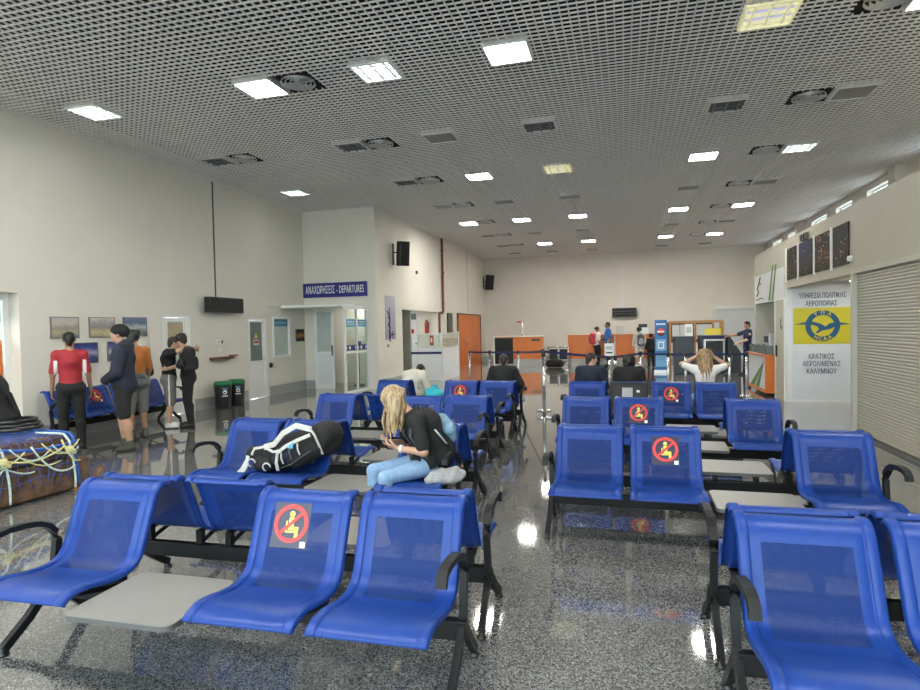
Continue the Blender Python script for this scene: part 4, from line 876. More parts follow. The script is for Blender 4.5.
# man in rust orange
person('man in a rust orange shirt and grey shorts standing behind the navy hooded man', stand(shR=(.165, -.01, 1.41), shL=(-.165, -.01, 1.41), elR=(.215, -.03, 1.12), wrR=(.235, .08, .90), head=(-.02, .03, 1.62)), (-7.52, 7.80, 0), D(75), 1.74, 'skin_d', shirt=('orangecloth', .9, .014), trousers=('greycloth', 1.08, .03), shoes='shoe_g', hair=('bushy', 'darkhair'), socks=True)
# embracing couple
person('person in black top and grey shorts with arms around the other', stand(head=(.05, .10, 1.60), neck=(0, .03, 1.45), elR=(.24, .26, 1.47), wrR=(.12, .48, 1.50), elL=(-.22, .25, 1.46), wrL=(-.10, .47, 1.46), hdR=(A(-.8, .6, 0), A(0, -1, 0)), hdL=(A(.8, .6, 0), A(0, -1, 0)), hf=A(-.3, 1, -.2)), (-7.80, 8.84, 0), D(-52), 1.64,
       shirt=('blackcloth', .4, .022), trousers=('greycloth', 1.02, .028, [(M['whitecloth'], lambda c: (np.abs(c[:, 1]) < .012) & (np.abs(c[:, 0]) > .1))]), shoes='shoe_w', hair=('short', 'brownhair'), group=None)
person('person in black clothes being hugged, wearing a black backpack', stand(head=(.06, .11, 1.60), neck=(0, .03, 1.45), elR=(.25, .12, 1.16), wrR=(.14, .34, 1.10), elL=(-.25, .12, 1.16), wrL=(-.14, .34, 1.10), hdR=(A(-.5, .8, 0), A(-.8, -.5, 0)), hdL=(A(.5, .8, 0), A(.8, -.5, 0)), hf=A(.1, 1, -.25)), (-7.52, 8.98, 0), D(128), 1.68,
       shirt=('blackcloth', 1.0, .024), trousers=('blackcloth', 1.95, .022), shoes='shoe_b', hair=('bushy', 'brownhair'))
def backpack(label, loc, rz, s, m, m2, strap, lean=0.0, extras=()):
    t = thing('backpack', label, 'backpack', loc, rz); t.scale = (s, s, s); t.rotation_euler = (lean, 0, rz)
    skin_obj('main_body', [El((0, 0, .26), (.165, .11, .27), k=.03), Cp((-.08, 0, .08), (.08, 0, .08), .10, None, .04), Cp((-.07, .0, .42), (.07, .0, .42), .10, None, .04)], .011, M[m], t)
    skin_obj('front_pocket', [El((0, -.10, .18), (.125, .06, .15), k=.02), Cp((-.06, -.10, .10), (.06, -.10, .10), .05, None, .03)], .010, M[m2], t)
    for q in (-1, 1): MB().bar([(q * .09, .09, .50), (q * .10, .17, .48), (q * .11, .22, .36), (q * .12, .17, .20), (q * .13, .10, .06)], .05, .012, M[strap], up=(0, 1, .3)).build('shoulder_strap', t)
    MB().tube([(-.04, .04, .515), (-.03, .03, .56), (.03, .03, .56), (.04, .04, .515)], .008, M[strap], 6).build('grab_handle', t)
    MB().bar([(-.10, -.105, .33), (0, -.125, .345), (.10, -.105, .33)], .008, .012, M['alu'], up=(0, 0, 1)).build('zip', t)
    for n, fn in extras: fn(MB()).build(n, t)
    return t
backpack('small black backpack worn by the hugged person in black', (-7.34, 8.84, 1.0), D(128 - 0), .82, 'blackcloth', 'blackcloth', 'midgrey')
t = thing('handbag', 'black handbag slung behind the person in grey shorts', 'bag', (-8.06, 8.56, 1.04), D(20)); skin_obj('pouch', [El((0, 0, 0), (.15, .07, .10)), Cp((-.10, 0, -.05), (.10, 0, -.05), .05)], .010, M['blackcloth'], t)
MB().tube([(-.12, 0, .07), (-.04, .04, .24), (.06, .05, .28)], .010, M['blackp'], 6).build('strap', t)
# blonde woman with a phone
W = sit(pel=(0, -.01, .52), waist=(0, -.02, .66), chest=(0, .05, .82), neck=(0, .13, .955), head=(0, .255, 1.075), shR=(.165, .10, .905), shL=(-.165, .10, .905), elR=(.23, .10, .66), elL=(-.25, .08, .665), wrR=(.11, .27, .70), wrL=(-.115, .25, .685),
        hf=A(-.06, .72, -.70), hu=A(0, .70, .72), hipR=(.09, .02, .505), hipL=(-.09, .02, .505), knR=(.03, .43, .49), knL=(-.20, .39, .475), anR=(.02, .45, .09), anL=(-.19, .38, .09), toR=(.02, .59, .04), toL=(-.21, .52, .04),
        hdR=(A(-.62, .72, .20), A(-.55, -.25, .75)), hdL=(A(.62, .74, .22), A(.50, -.25, .80)), cuR=.55, cuL=.55)
WP, WA = V((-1.66, 4.80, 0)), D(126)
wm = person('blonde woman in black shirt and pale jeans looking at her phone', W, WP, WA, 1.75, vox=.0075, w=.86, shirt=('blackcloth', .82, .016), trousers=('denim', 1.92, .008), shoes='shoe_w', hair=('long', 'blonde', 44, .27, .42, A(0, .05, -1)), hand_curl=.5)
wa = W['wrL'] + (W['elL'] - W['wrL']) * .10; wd = nz(W['elL'] - W['wrL'])
MB().tube([wa - wd * .010, wa + wd * .010], .0345, M['white'], 16).build('watch_band', wm); MB().tube([wa + A(-.012, -.030, .012), wa + A(-.016, -.040, .016)], .019, M['screen'], 16).build('watch_face', wm)
MB().bar([(-.15, .075, .575), (-.08, .13, .585), (.08, .13, .585), (.15, .075, .575)], .008, .035, M['blackp']).box(-.02, .02, .128, .142, .568, .602, M['alu']).build('belt', wm)
q = Matrix.Translation(WP) @ Matrix.Rotation(WA, 4, 'Z')
t = thing('phone', 'black phone held in both hands by the blonde woman', 'phone', q @ V((-.005, .345, .738)), WA); MB().rbox(-.036, .036, -.075, .075, -.004, .004, M['screen'], .010, mtx=Matrix.Rotation(.35, 4, 'X')).build('case', t); MB().rbox(-.033, .033, -.07, .07, .004, .0046, M['steelblue'], .008, mtx=Matrix.Rotation(.35, 4, 'X')).build('display', t)
p = q @ V((-.01, -.150, .50)); bp = backpack('black rucksack on the back of the blonde woman', p, WA, .96, 'blackcloth', 'blackcloth', 'midgrey', 0)
bp.rotation_euler = Euler((D(-20), 0, WA)) if False else Matrix.Rotation(WA, 3, 'Z').to_4x4().to_euler(); bp.matrix_world = Matrix.Translation(p) @ Matrix.Rotation(WA, 4, 'Z') @ Matrix.Rotation(D(-17), 4, 'X') @ Matrix.Scale(.96, 4)
skin_obj('rolled_shawl', [Cp((-.12, -.14, .30), (.10, -.15, .34), .06, .07), El((-.05, -.15, .24), (.10, .05, .08)), Cp((.06, -.16, .22), (.12, -.12, .16), .04)], .010, M['steelblue'], bp)
MB().bar([(-.15, .02, .40), (-.165, -.02, .30), (-.16, -.06, .2)], .014, .012, M['alu'], up=(1, 0, 0)).build('side_cord', bp)
t = thing('fleece_jacket', 'crumpled pale grey fleece on the seat beside the blonde woman', 'jacket', (-1.42, 4.60, .415), D(20))
skin_obj('fabric', [El((0, 0, .03), (.15, .09, .04)), Cp((-.13, -.04, .03), (-.02, .03, .07), .035, .045), Cp((-.03, -.06, .05), (.08, .02, .085), .04, .035), Cp((.05, -.05, .04), (.14, .05, .05), .04), Cp((.0, .05, .06), (.10, .07, .08), .035), El((-.08, .0, .06), (.05, .06, .035))], .009, M['palegrey'], t, cuts=[((0, 0, .003), (0, 0, -1))])
# seated people in the farthest rows, facing away
person('man in black sitting at the left end of the aisle, seen from behind', sit(elR=(.30, .05, .76), wrR=(.24, .30, .62), elL=(-.28, .05, .76), head=(0, .06, 1.19), hu=A(0, .15, 1)), (-1.97, 9.86, 0), D(4), 1.62, 'skin_d', w=1.06, shirt=('blackcloth', 2, .028), trousers=('blackcloth', 2, .02), shoes='shoe_b', hair=('short', 'brownhair'))
person('man in dark jacket with head turned right, first seat of the far right row', sit(hf=A(.85, .5, -.12), head=(.01, .03, 1.20)), (-.53, 9.80, 0), D(-2), 1.62, shirt=('navycloth', 2, .03), trousers=('blackcloth', 2, .02), shoes='shoe_b', hair=('short', 'brownhair'))
person('person with bushy dark hair sitting behind the black covered seat', sit(head=(0, .05, 1.15), neck=(0, .01, 1.03)), (.06, 9.76, 0), 0, 1.60, 'skin_d', w=1.04, shirt=('blackcloth', 2, .028), trousers=('blackcloth', 2, .02), shoes='shoe_b', hair=('bushy', 'darkhair'))
person('woman in white shirt holding both hands to her head, seen from behind', sit(head=(0, .02, 1.215), shR=(.155, 0, 1.0), shL=(-.155, 0, 1.0), elR=(.33, .04, 1.06), elL=(-.34, .06, 1.08), wrR=(.125, .02, 1.205), wrL=(-.125, .02, 1.205), hdR=(A(-.35, -.2, .9), A(-1, 0, -.3)), hdL=(A(.35, -.2, .9), A(1, 0, -.3))), (1.17, 9.72, 0), 0, 1.68, w=.88, shirt=('whitecloth', .75, .014), trousers=('denim', 2, .018), shoes='shoe_w', hair=('long', 'blond_brown', 34, .36, .8, A(0, -.18, -1)))
person('person in a beige jacket bending far forward behind the left seats', sit(waist=(0, .06, .67), chest=(.02, .20, .80), neck=(.04, .34, .88), head=(.06, .46, .93), hf=A(.1, .6, -.8), hu=A(0, .8, .6), shR=(.20, .27, .86), shL=(-.15, .29, .85), elR=(.26, .33, .62), elL=(-.22, .38, .62), wrR=(.20, .52, .55), wrL=(-.10, .55, .52)), (-3.70, 9.86, 0), D(-6), 1.70, shirt=('beige', 2, .032), trousers=('beige', 2, .02), shoes='shoe_w', hair=('short', 'darkhair'))
t = thing('turquoise_bag', 'turquoise cloth bag on the table beside the beige jacket', 'bag', (-3.22, 9.93, .372), D(8)); skin_obj('pouch', [El((0, 0, .13), (.17, .11, .13)), Cp((-.10, 0, .05), (.10, 0, .05), .055), Cp((-.12, 0, .2), (.02, 0, .25), .05)], .010, M['turq'], t, cuts=[((0, 0, .002), (0, 0, -1))]); MB().tube([(-.06, 0, .24), (-.05, .01, .30), (.05, .01, .30), (.06, 0, .24)], .010, M['turq'], 6).build('handle', t)
# police officer
badge = [(M['whitecloth'], lambda c: (c[:, 0] < -.17) & (np.abs(c[:, 2] - 1.33) < .03) & (np.abs(c[:, 1]) < .035))]
person('police officer in dark blue uniform reaching over the scanner', stand(elR=(.30, .26, 1.30), wrR=(.24, .52, 1.27), hdR=(A(-.1, 1, -.2), A(0, -.1, -1)), elL=(-.25, .10, 1.14), wrL=(-.20, .32, 1.05), hdL=(A(.1, 1, -.3), A(.6, 0, -.8)), hf=A(-.1, 1, -.2), anR=(.12, .06, .09), toR=(.14, .20, .04)), (3.72, 20.5, 0), D(96), 1.70, shirt=('policecloth', .72, .02, badge), trousers=('policecloth', 2, .02), shoes='shoe_b', hair=('short', 'darkhair'))
# check-in queue
person('man in blue shirt and black trousers at the check-in counter', stand(elR=(.25, .10, 1.14), wrR=(.20, .33, 1.05)), (-.64, 24.55, 0), D(96), 1.80, 'skin_d', vox=.013, shirt=('bluecloth', .8, .022), trousers=('navycloth', 2, .02), shoes='shoe_b', hair=('short', 'darkhair'))
person('woman in white top with a red backpack at the check-in counter', stand(elL=(-.24, .10, 1.14), wrL=(-.18, .33, 1.05)), (-1.06, 24.5, 0), D(-60), 1.62, 'skin_d', vox=.013, shirt=('whitecloth', .8, .02), trousers=('blackcloth', 2, .02), shoes='shoe_b', hair=('bun', 'darkhair'))
backpack('red backpack worn by the woman at the counter', (-1.22, 24.40, .93), D(-60), .85, 'pinkred', 'pinkred', 'pinkred')
person('person in beige jacket and shorts waiting at the right counter', stand(), (.55, 24.2, 0), D(10), 1.56, vox=.013, shirt=('beige', 1.6, .03), trousers=('beige', 1.05, .025), shoes='shoe_w', hair=('bushy', 'darkhair'))
backpack('dark patterned backpack on the person in the beige jacket', (.60, 24.0, .86), D(10), .8, 'midgrey', 'palegrey', 'blackcloth')
person('short person in black beside the blue banner', stand(), (.98, 24.25, 0), D(10), 1.30, 'skin_d', vox=.013, shirt=('blackcloth', 2, .03), trousers=('blackcloth', 2, .03), shoes='shoe_b', hair=('bushy', 'darkhair'))
# ------------------------------------------------------------------ rucksack on the second left bench
t = thing('rucksack', 'large black rucksack with pale straps lying on the second left bench', 'rucksack', (-2.86, 4.80, .405), D(-4))
skin_obj('main_body', [Cp((-.22, -.02, .14), (.24, .06, .29), .135, .150, .04), El((.27, .06, .30), (.13, .13, .15), k=.03), Cp((-.30, -.05, .11), (-.1, .0, .13), .10, .13, .04), Cp((.05, -.1, .13), (.22, -.05, .24), .09, .10, .03)], .009, M['blackcloth'], t, cuts=[((0, 0, .012), (0, 0, -1))])
skin_obj('lid', [El((.30, .05, .33), (.11, .15, .12)), Cp((.27, -.07, .24), (.34, -.04, .36), .06, .06, .03)], .009, M['blackcloth'], t)
skin_obj('side_pocket', [El((.0, -.13, .17), (.16, .05, .09), k=.02), Cp((-.16, -.13, .10), (.06, -.14, .20), .05, .05, .03)], .009, M['navycloth'], t)
skin_obj('hip_belt', [Cp((-.30, -.12, .13), (-.40, -.14, .17), .05, .045, .03), Cp((-.40, -.14, .17), (-.38, -.04, .18), .045, .04, .03), Cp((-.30, -.16, .08), (-.20, -.17, .08), .06, .06, .03)], .009, M['blackcloth'], t)
for nm, pts, wd_ in (('shoulder_strap', [(.22, -.12, .40), (.08, -.14, .43), (-.05, -.15, .36), (-.14, -.16, .26), (-.24, -.17, .23)], .05), ('shoulder_strap', [(.24, -.17, .36), (.12, -.19, .31), (.0, -.20, .25), (-.08, -.20, .19), (-.10, -.19, .10), (-.10, -.17, .03)], .030),
                     ('compression_strap', [(-.36, -.19, .16), (-.32, -.20, .22), (-.22, -.20, .24), (-.12, -.20, .20), (-.04, -.20, .22)], .022), ('hanging_strap', [(-.40, -.19, .15), (-.41, -.21, .06), (-.43, -.225, .01), (-.44, -.24, -.04), (-.43, -.25, -.14)], .034), ('hanging_strap', [(-.40, -.20, .12), (-.45, -.22, .03), (-.48, -.24, .0)], .03)):
    MB().bar(pts, wd_, .010, M['strap'], up=(0, -1, .35)).build(nm, t)
MB().poly([(.02, -.215, .25), (.10, -.205, .30), (.085, -.21, .24)], M['lightblue'], .004, (0, -1, 0)).build('blue_tag', t)
for k in range(3):
    a = V((-.02 + k * .085, -.20, .10 + k * .045)); MB().bar([a, a + V((-.012, -.012, .05)), a + V((-.02, .0, .10))], .012, .006, M['midgrey' if k % 2 else 'strap'], up=(0, -1, 0)).build('compression_strap', t)
MB().bar([(.20, -.13, .42), (.27, -.15, .36), (.30, -.13, .27), (.31, -.09, .18)], .018, .008, M['strap'], up=(0, -1, 0)).build('lid_strap', t)
for (cx_, cz_) in ((-.33, .10), (-.17, .07)): MB().tube([(cx_ + .04 * math.cos(k * PI / 5), -.235, cz_ + .035 * math.sin(k * PI / 5)) for k in range(8)], .007, M['strap'], 6).build('buckle_loop', t)
MB().tube([(-.05, -.19, .06), (.06, -.20, .10), (.16, -.19, .17), (.24, -.16, .22)], .006, M['midgrey'], 6).build('zip', t)
# ------------------------------------------------------------------ netted bundle with cables at the left edge
bz = D(-4); bo = V((-6.58, 4.32, 0)); BW, BL = .95, 1.00        # half sizes
t = thing('wrapped_carton', 'lower brown wrapped carton under the blue net', 'carton', bo, bz); MB().rbox(-.80, .80, -1.0, 1.0, .02, .34, M['burlap'], .06, 4, 'z', bev=.02).build('carton', t)
MB().box(-.80, .80, -.9, -.8, .0, .02, M['wood']).box(-.80, .80, .8, .9, .0, .02, M['wood']).build('skid', t)
t = thing('wrapped_carton', 'upper brown wrapped carton stacked under the blue net', 'carton', bo + V((-.04, -.02, .342)), bz); MB().rbox(-.76, .74, -.97, .96, 0, .27, M['burlap'], .07, 4, 'z', bev=.025).build('carton', t)
MB().box(.742, .748, -.95, .94, .12, .17, M['wood']).build('tape', t)
t = thing('cargo_net', 'blue net with yellow and white ropes tied over the cartons', 'net', bo, bz); b = MB(); rg = np.random.default_rng(11)
def over(u, v):      # u: distance across the top and down the front (+x) face, v: along the length
    X = -.70 + u
    if X <= .76: return V((X, v, .625))
    d = X - .76; return V((.775 + min(d, .06), v, .625 - d)) if d < .3 else V((.835, v, .625 - d))
for k in range(22):
    v = -.98 + k * .085; pts = [over(u, v + .03 * math.sin(u * 9 + k)) for u in np.linspace(0, 1.95, 22)]; b.tube(pts, .0035, M['netblue'], 4)
for k in range(20):
    u = .05 + k * .095; pts = [over(u + .02 * math.sin(v * 11 + k), v) for v in np.linspace(-.98, .80, 20)]; b.tube(pts, .0035, M['netblue'], 4)
b.build('mesh', t)
for pts, r_, m_ in (([over(u, .80 + .02 * math.sin(u * 7)) for u in np.linspace(0, 2.0, 24)], .017, 'netblue'), ([over(1.50 + .07 * math.sin(v * 3), v) for v in np.linspace(-.98, .82, 24)], .018, 'netblue'), ([over(.75, v) for v in np.linspace(-.98, .82, 12)], .018, 'netblue'), ([over(u, -.15) for u in np.linspace(1.4, 2.05, 12)], .03, 'netblue')):
    MB().tube(pts, r_, M[m_], 7).build('border_cord', t)
for j in range(16):
    v0 = -.95 + j * .105; a = over(1.50 + rg.uniform(0, .12), v0); c = over(1.52 + rg.uniform(0, .28), v0 + rg.uniform(.25, .7)); c.y = min(c.y, .82); a.x = c.x = .845; m_ = (a + c) / 2 + V((.012, 0, -.12 - rg.uniform(0, .22)))
    pts = [a * (1 - s_) ** 2 + m_ * 2 * s_ * (1 - s_) + c * s_ ** 2 for s_ in np.linspace(0, 1, 14)]
    MB().tube([p_ + V((.012, 0, 0)) for p_ in pts], .0075 if j % 3 else .010, M['ropey' if j % 2 else 'ropew'], 6).build('rope', t)
for v0 in (.05, .72):
    MB().tube([over(u, v0 + .05 * math.sin(u * 4)) + V((.012, 0, .008)) for u in np.linspace(1.1, 2.05, 14)], .012, M['ropew'], 6).build('rope', t)
    skin_obj('knot', [El(over(1.62, v0) + V((.02, 0, 0)), (.03, .04, .035)), Cp(over(1.60, v0 - .03) + V((.02, 0, 0)), over(1.66, v0 + .04) + V((.025, 0, 0)), .02)], .006, M['ropey'], t)
t = thing('kit_bag', 'tall black kit bag standing on the netted cartons', 'bag', (-6.72, 4.95, .655), D(20)); t.scale = (1.15, 1.15, 1.25); skin_obj('bag_body', [Cp((0, 0, .12), (0, .0, .36), .19, .13, .03), El((0, 0, .10), (.22, .2, .12)), Cp((.05, .02, .36), (-.05, .03, .50), .08, .05, .04)], .012, M['blackcloth'], t, cuts=[((0, 0, .004), (0, 0, -1))])
MB().bar([(.10, -.05, .40), (.17, .0, .30), (.20, .05, .14), (.20, .10, .03)], .05, .014, M['blackcloth'], up=(1, 0, 0)).build('strap', t)
t = thing('cable_coil', 'coil of thick black cable lying on the netted cartons', 'cable', (-6.45, 4.98, .655), 0)
for k in range(3): MB().tube([((.27 - .03 * k) * math.cos(a) , (.24 - .02 * k) * math.sin(a), .022 + .040 * k) for a in np.linspace(0, 2 * PI, 26)[:-1]], .02, M['blackp'], 8, closed=True).build('loop', t)
MB().tube([(-.2, -.1, .12), (-.18, -.28, .22), (-.14, -.42, .38), (-.12, -.5, .50)], .02, M['blackp'], 8).build('free_end', t)

# ------------------------------------------------------------------ check-in area
def counter(label, x0, x1, y, dark=None):
    t = thing('check_in_counter', label, 'counter', (x0, y, 0)); L_ = x1 - x0
    MB().box(0, L_, .03, .6, 0, .30, M['kick']).build('kick_base', t); MB().box(0, L_, 0, .62, .30, 1.24, M['orange']).build('front_panel', t); MB().box(-.02, L_ + .02, -.03, .66, 1.24, 1.28, M['orange' if not dark else 'white']).build('worktop', t)
    if dark: MB().box(.06, dark, -.012, 0, .10, 1.20, M['screen']).box(0, .06, -.02, 0, .0, 1.24, M['white']).build('dark_opening', t)
    MB().box(L_ - .42, L_ - .10, -.012, -.001, 1.06, 1.15, M['screen']).box(L_ - .36, L_ - .16, -.014, -.012, 1.09, 1.12, M['greycloth']).build('number_plate', t)
    return t
counter('left orange check-in counter with a black opening', -5.45, -3.36, 25.2, .86); counter('orange check-in counter right of the luggage trolley', -2.28, -.42, 25.2); counter('orange check-in counter beside the blue banner', -.36, 1.40, 25.2)
t = thing('barrier_lamp', 'thin silver pole with red cap on the left counter', 'pole lamp', (-4.22, 25.4, 1.28)); MB().tube([(0, 0, 0), (0, 0, .55)], .02, M['steel']).lathe([(0, 0), (.08, 0), (.07, .02), (0, .02)], M['steel'], 14).build('pole', t); MB().tube([(0, 0, .55), (-.10, 0, .62), (-.22, 0, .58)], .03, M['red']).build('arm', t)
t = thing('ticket_printer', 'grey printer with a black lid on the right counter', 'printer', (.72, 25.35, 1.28)); MB().rbox(-.25, .25, -.1, .25, 0, .26, M['alu'], .04).build('case', t); MB().rbox(-.17, .17, -.05, .2, .26, .40, M['blackp'], .08).build('lid', t)
tag(MB().box(-.35, -.0, 25.35, 25.38, 1.28, 1.62, M['paper']).build('paper_notice'), 'pale paper notice standing on the counter behind the blue shirted man', 'notice')
t = thing('luggage_trolley', 'silver framed trolley with two dark panels between the counters', 'trolley', (-3.05, 24.75, 0))
b = MB()
for x in (0, .40, .82): b.tube([(x, 0, .06), (x, 0, .82)], .025, M['steel'], 8)
for z in (.20, .80): b.tube([(0, 0, z), (.82, 0, z)], .025, M['steel'], 8)
b.build('frame', t)
for x in (.05, .46): MB().box(x, x + .32, -.015, .015, .30, .72, M['screen']).build('dark_panel', t)
for x in (0, .82): MB().lathe([(0, -.02), (.05, -.02), (.06, 0), (.05, .02), (0, .02)], M['blackp'], 14, mtx=Matrix.Translation((x, 0, .06)) @ Matrix.Rotation(PI / 2, 4, 'Y')).build('wheel', t)
MB().box(0, .82, .03, .40, .14, .18, M['steel']).build('deck', t)
t = thing('duffel_bag', 'black duffel bag on the floor in front of the trolley', 'bag', (-2.72, 24.2, 0)); skin_obj('bag_body', [Cp((-.22, 0, .16), (.22, 0, .16), .155, None, .02), El((0, 0, .2), (.3, .15, .14))], .014, M['blackcloth'], t, cuts=[((0, 0, .004), (0, 0, -1))]); MB().tube([(-.12, -.08, .30), (-.08, -.12, .38), (.08, -.12, .38), (.12, -.08, .30)], .014, M['blackp'], 6).build('handle', t)
# roll-up banner
t = thing('roll_up_banner', 'tall blue roll-up banner beside the right counter', 'banner', (1.20, 21.6, 0)); MB().rbox(-.24, .24, -.12, .12, 0, .09, M['alu'], .03).build('base', t); MB().tube([(0, .03, .09), (0, .03, 1.80)], .012, M['alu'], 6).build('pole', t)
MB().box(-.20, .20, -.004, .006, .09, 1.80, M['bannerblue']).build('sheet', t)
b = MB(); b.box(-.17, .17, -.008, -.004, .75, 1.14, M['bannerpale']); b.box(-.17, .17, -.008, -.004, .20, .62, M['bannerpale']); b.box(-.10, .10, -.010, -.008, .82, 1.06, M['letter']); b.box(-.07, .07, -.012, -.010, .86, 1.02, M['bannerpale'])
b.lathe([(0, 0), (.15, 0), (.15, .003), (0, .003)], M['logoblue'], 24, mtx=Matrix.Translation((0, -.004, 1.40)) @ Matrix.Rotation(PI / 2, 4, 'X')); b.lathe([(0, 0), (.12, 0), (.12, .003), (0, .003)], M['pinkred'], 24, mtx=Matrix.Translation((0, -.007, 1.40)) @ Matrix.Rotation(PI / 2, 4, 'X')); b.box(-.12, .12, -.014, -.010, 1.37, 1.43, M['letter']); b.box(-.15, .15, -.008, -.004, 1.64, 1.68, M['letter']); b.build('printed_graphics', t)
# notice cabinet behind the scanner
t = thing('notice_cabinet', 'wooden notice cabinet with papers behind the scanner', 'cabinet', (1.50, 22.0, 0)); b = MB()
for x in (0, .80, 1.40, 1.62): b.box(x, x + .06 if x < 1.6 else x + .14, -.03, .03, 0, 1.75, M['wood'])
b.box(0, 1.62, -.03, .03, 1.68, 1.76, M['wood']); b.box(-.14, 0, .0, .5, 0, 1.72, M['brown']); b.build('frame', t)
MB().box(.06, .80, -.01, .01, 1.0, 1.68, M['brown']).box(.86, 1.40, -.01, .01, 1.0, 1.68, M['brown']).build('board', t)
for (x0, x1, z0, z1, m_) in ((.10, .34, 1.16, 1.62, 'paper'), (.36, .60, 1.12, 1.62, 'paper'), (.62, .77, 1.2, 1.6, 'paper'), (.88, 1.38, 1.12, 1.62, 'paper')): MB().box(x0, x1, -.018, -.011, z0, z1, M[m_]).build('paper', t)
# baggage scanner
t = thing('baggage_scanner', 'dark baggage scanner with silver framed tunnel in front of the cabinet', 'scanner', (1.58, 20.9, 0))
MB().rbox(0, .62, 0, .6, .02, 1.24, M['xray'], .03).build('left_housing', t); MB().rbox(.80, 1.58, .0, .7, .02, 1.26, M['xray'], .03).build('tunnel_housing', t)
b = MB()
for (x0, x1, z0, z1) in ((.90, .96, .1, 1.14), (1.48, 1.54, .1, 1.14), (.96, 1.48, 1.08, 1.14)): b.box(x0, x1, -.04, .0, z0, z1, M['steel'])
b.build('silver_frame', t)
b = MB()
for k in range(9): b.box(.965 + k * .057, 1.015 + k * .057, -.014, -.003, .30, 1.08, M['blackp'])
b.build('lead_curtain', t); MB().box(.84, 1.54, -.008, -.001, 1.17, 1.24, M['navy']).build('top_band', t)
MB().poly([(1.64, .0, .02), (2.02, .0, .02), (2.02, .0, .55), (1.64, .0, 1.30)], M['xray'], .5, (0, 1, 0)).build('side_panel', t) if False else MB().poly([(1.64, 0, .02), (2.02, 0, .02), (2.02, 0, .70), (1.66, 0, 1.28), (1.64, 0, 1.28)][::-1], M['xray'], .5, (0, 1, 0)).build('side_panel', t)
MB().poly([(1.66, -.02, 1.30), (2.08, -.02, .72), (2.16, -.02, .72), (2.16, -.02, 1.26)][::-1], M['panelwhite'], .04, (0, 1, 0)).build('white_cover', t)
MB().tube([(1.70, -.03, .3), (1.74, -.08, .4), (1.74, -.08, .6), (1.70, -.03, .7)], .015, M['steel']).build('handle', t)
t = thing('paper_sign', 'white upright paper sign on top of the scanner', 'sign', (2.06, 21.2, 1.245)); MB().box(-.12, .12, 0, .012, 0, .40, M['letter']).box(-.08, .08, -.002, 0, .1, .3, M['paper']).build('card', t)
t = thing('document_tray', 'yellow sheet in a tray on top of the scanner tunnel', 'tray', (2.80, 21.2, 1.265)); MB().box(-.25, .25, 0, .02, 0, .22, M['signyel']).build('sheet', t); MB().box(-.27, .27, -.02, .2, 0, .008, M['alu']).build('tray', t)
# belt barriers
posts = [(-4.44, 17.15, 1.0), (-3.77, 16.88, 1.0), (-1.55, 11.75, 1.22), (-1.42, 10.82, 1.22), (-.33, 13.63, 1.0), (-.20, 13.35, 1.0), (.37, 15.33, 1.0), (.98, 14.80, 1.0), (1.36, 14.76, 1.0), (2.28, 14.65, 1.0), (2.64, 14.66, 1.0), (-2.9, 16.7, 1.0)]
PL = ['by the white booth', 'second from the white booth', 'tall, just behind the nearest aisle post', 'tall, nearest the aisle', 'behind the dark jacketed man, farther of two', 'behind the dark jacketed man, nearer of two', 'left of the blue banner', 'below the blue banner', 'left of the woman in white', 'in front of the police officer, left of two', 'in front of the police officer, right of two', 'behind the man in black']
b = MB(); b.lathe([(0, 0), (.15, 0), (.155, .012), (.06, .03), (.03, .035), (0, .035)], M['steel'], 24); BASE = b.mesh('base')
for (x, y, h_), l_ in zip(posts, PL):
    t = thing('barrier_post', 'silver barrier post ' + l_, 'barrier post', (x, y, 0), 0, 'silver belt barrier posts'); link('base', BASE, t); MB().tube([(0, 0, .03), (0, 0, h_ - .1)], .032, M['steel'], 14).build('pole', t); MB().lathe([(0, h_ - .1), (.034, h_ - .1), (.038, h_ - .09), (.038, h_ - .01), (.03, h_), (0, h_)], M['blackp'], 14).build('belt_head', t)
for i, (a, c, l_) in enumerate(((0, 1, 'beside the white booth'), (1, 11, 'left of the man in black'), (11, 2, 'running above the man in black'), (2, 3, 'between the two tall posts'), (2, 4, 'above the dark jacketed man'), (4, 6, 'above the bushy haired person'), (6, 7, 'left of the banner foot'), (7, 8, 'below the banner'), (8, 9, 'passing the woman in white'), (9, 10, 'before the police officer'))):
    P_, Q_ = V((posts[a][0], posts[a][1], posts[a][2] - .05)), V((posts[c][0], posts[c][1], posts[c][2] - .05)); d = (Q_ - P_).normalized() * .04
    tag(MB().bar([P_ + d, (P_ + Q_) / 2 - V((0, 0, .012)), Q_ - d], .004, .05, M['navy']).build('barrier_belt'), 'navy barrier belt ' + l_, 'barrier belt', 'navy barrier belts')
t = thing('paper_notice', 'white notice clipped to the barrier post behind the dark jacketed man', 'notice', (-.33, 13.58, 1.0)); MB().box(-.10, .10, -.012, 0, -.02, .26, M['letter']).box(-.07, .07, -.014, -.012, .04, .07, M['blackp']).box(-.07, .07, -.014, -.012, .12, .2, M['paper']).build('card', t)
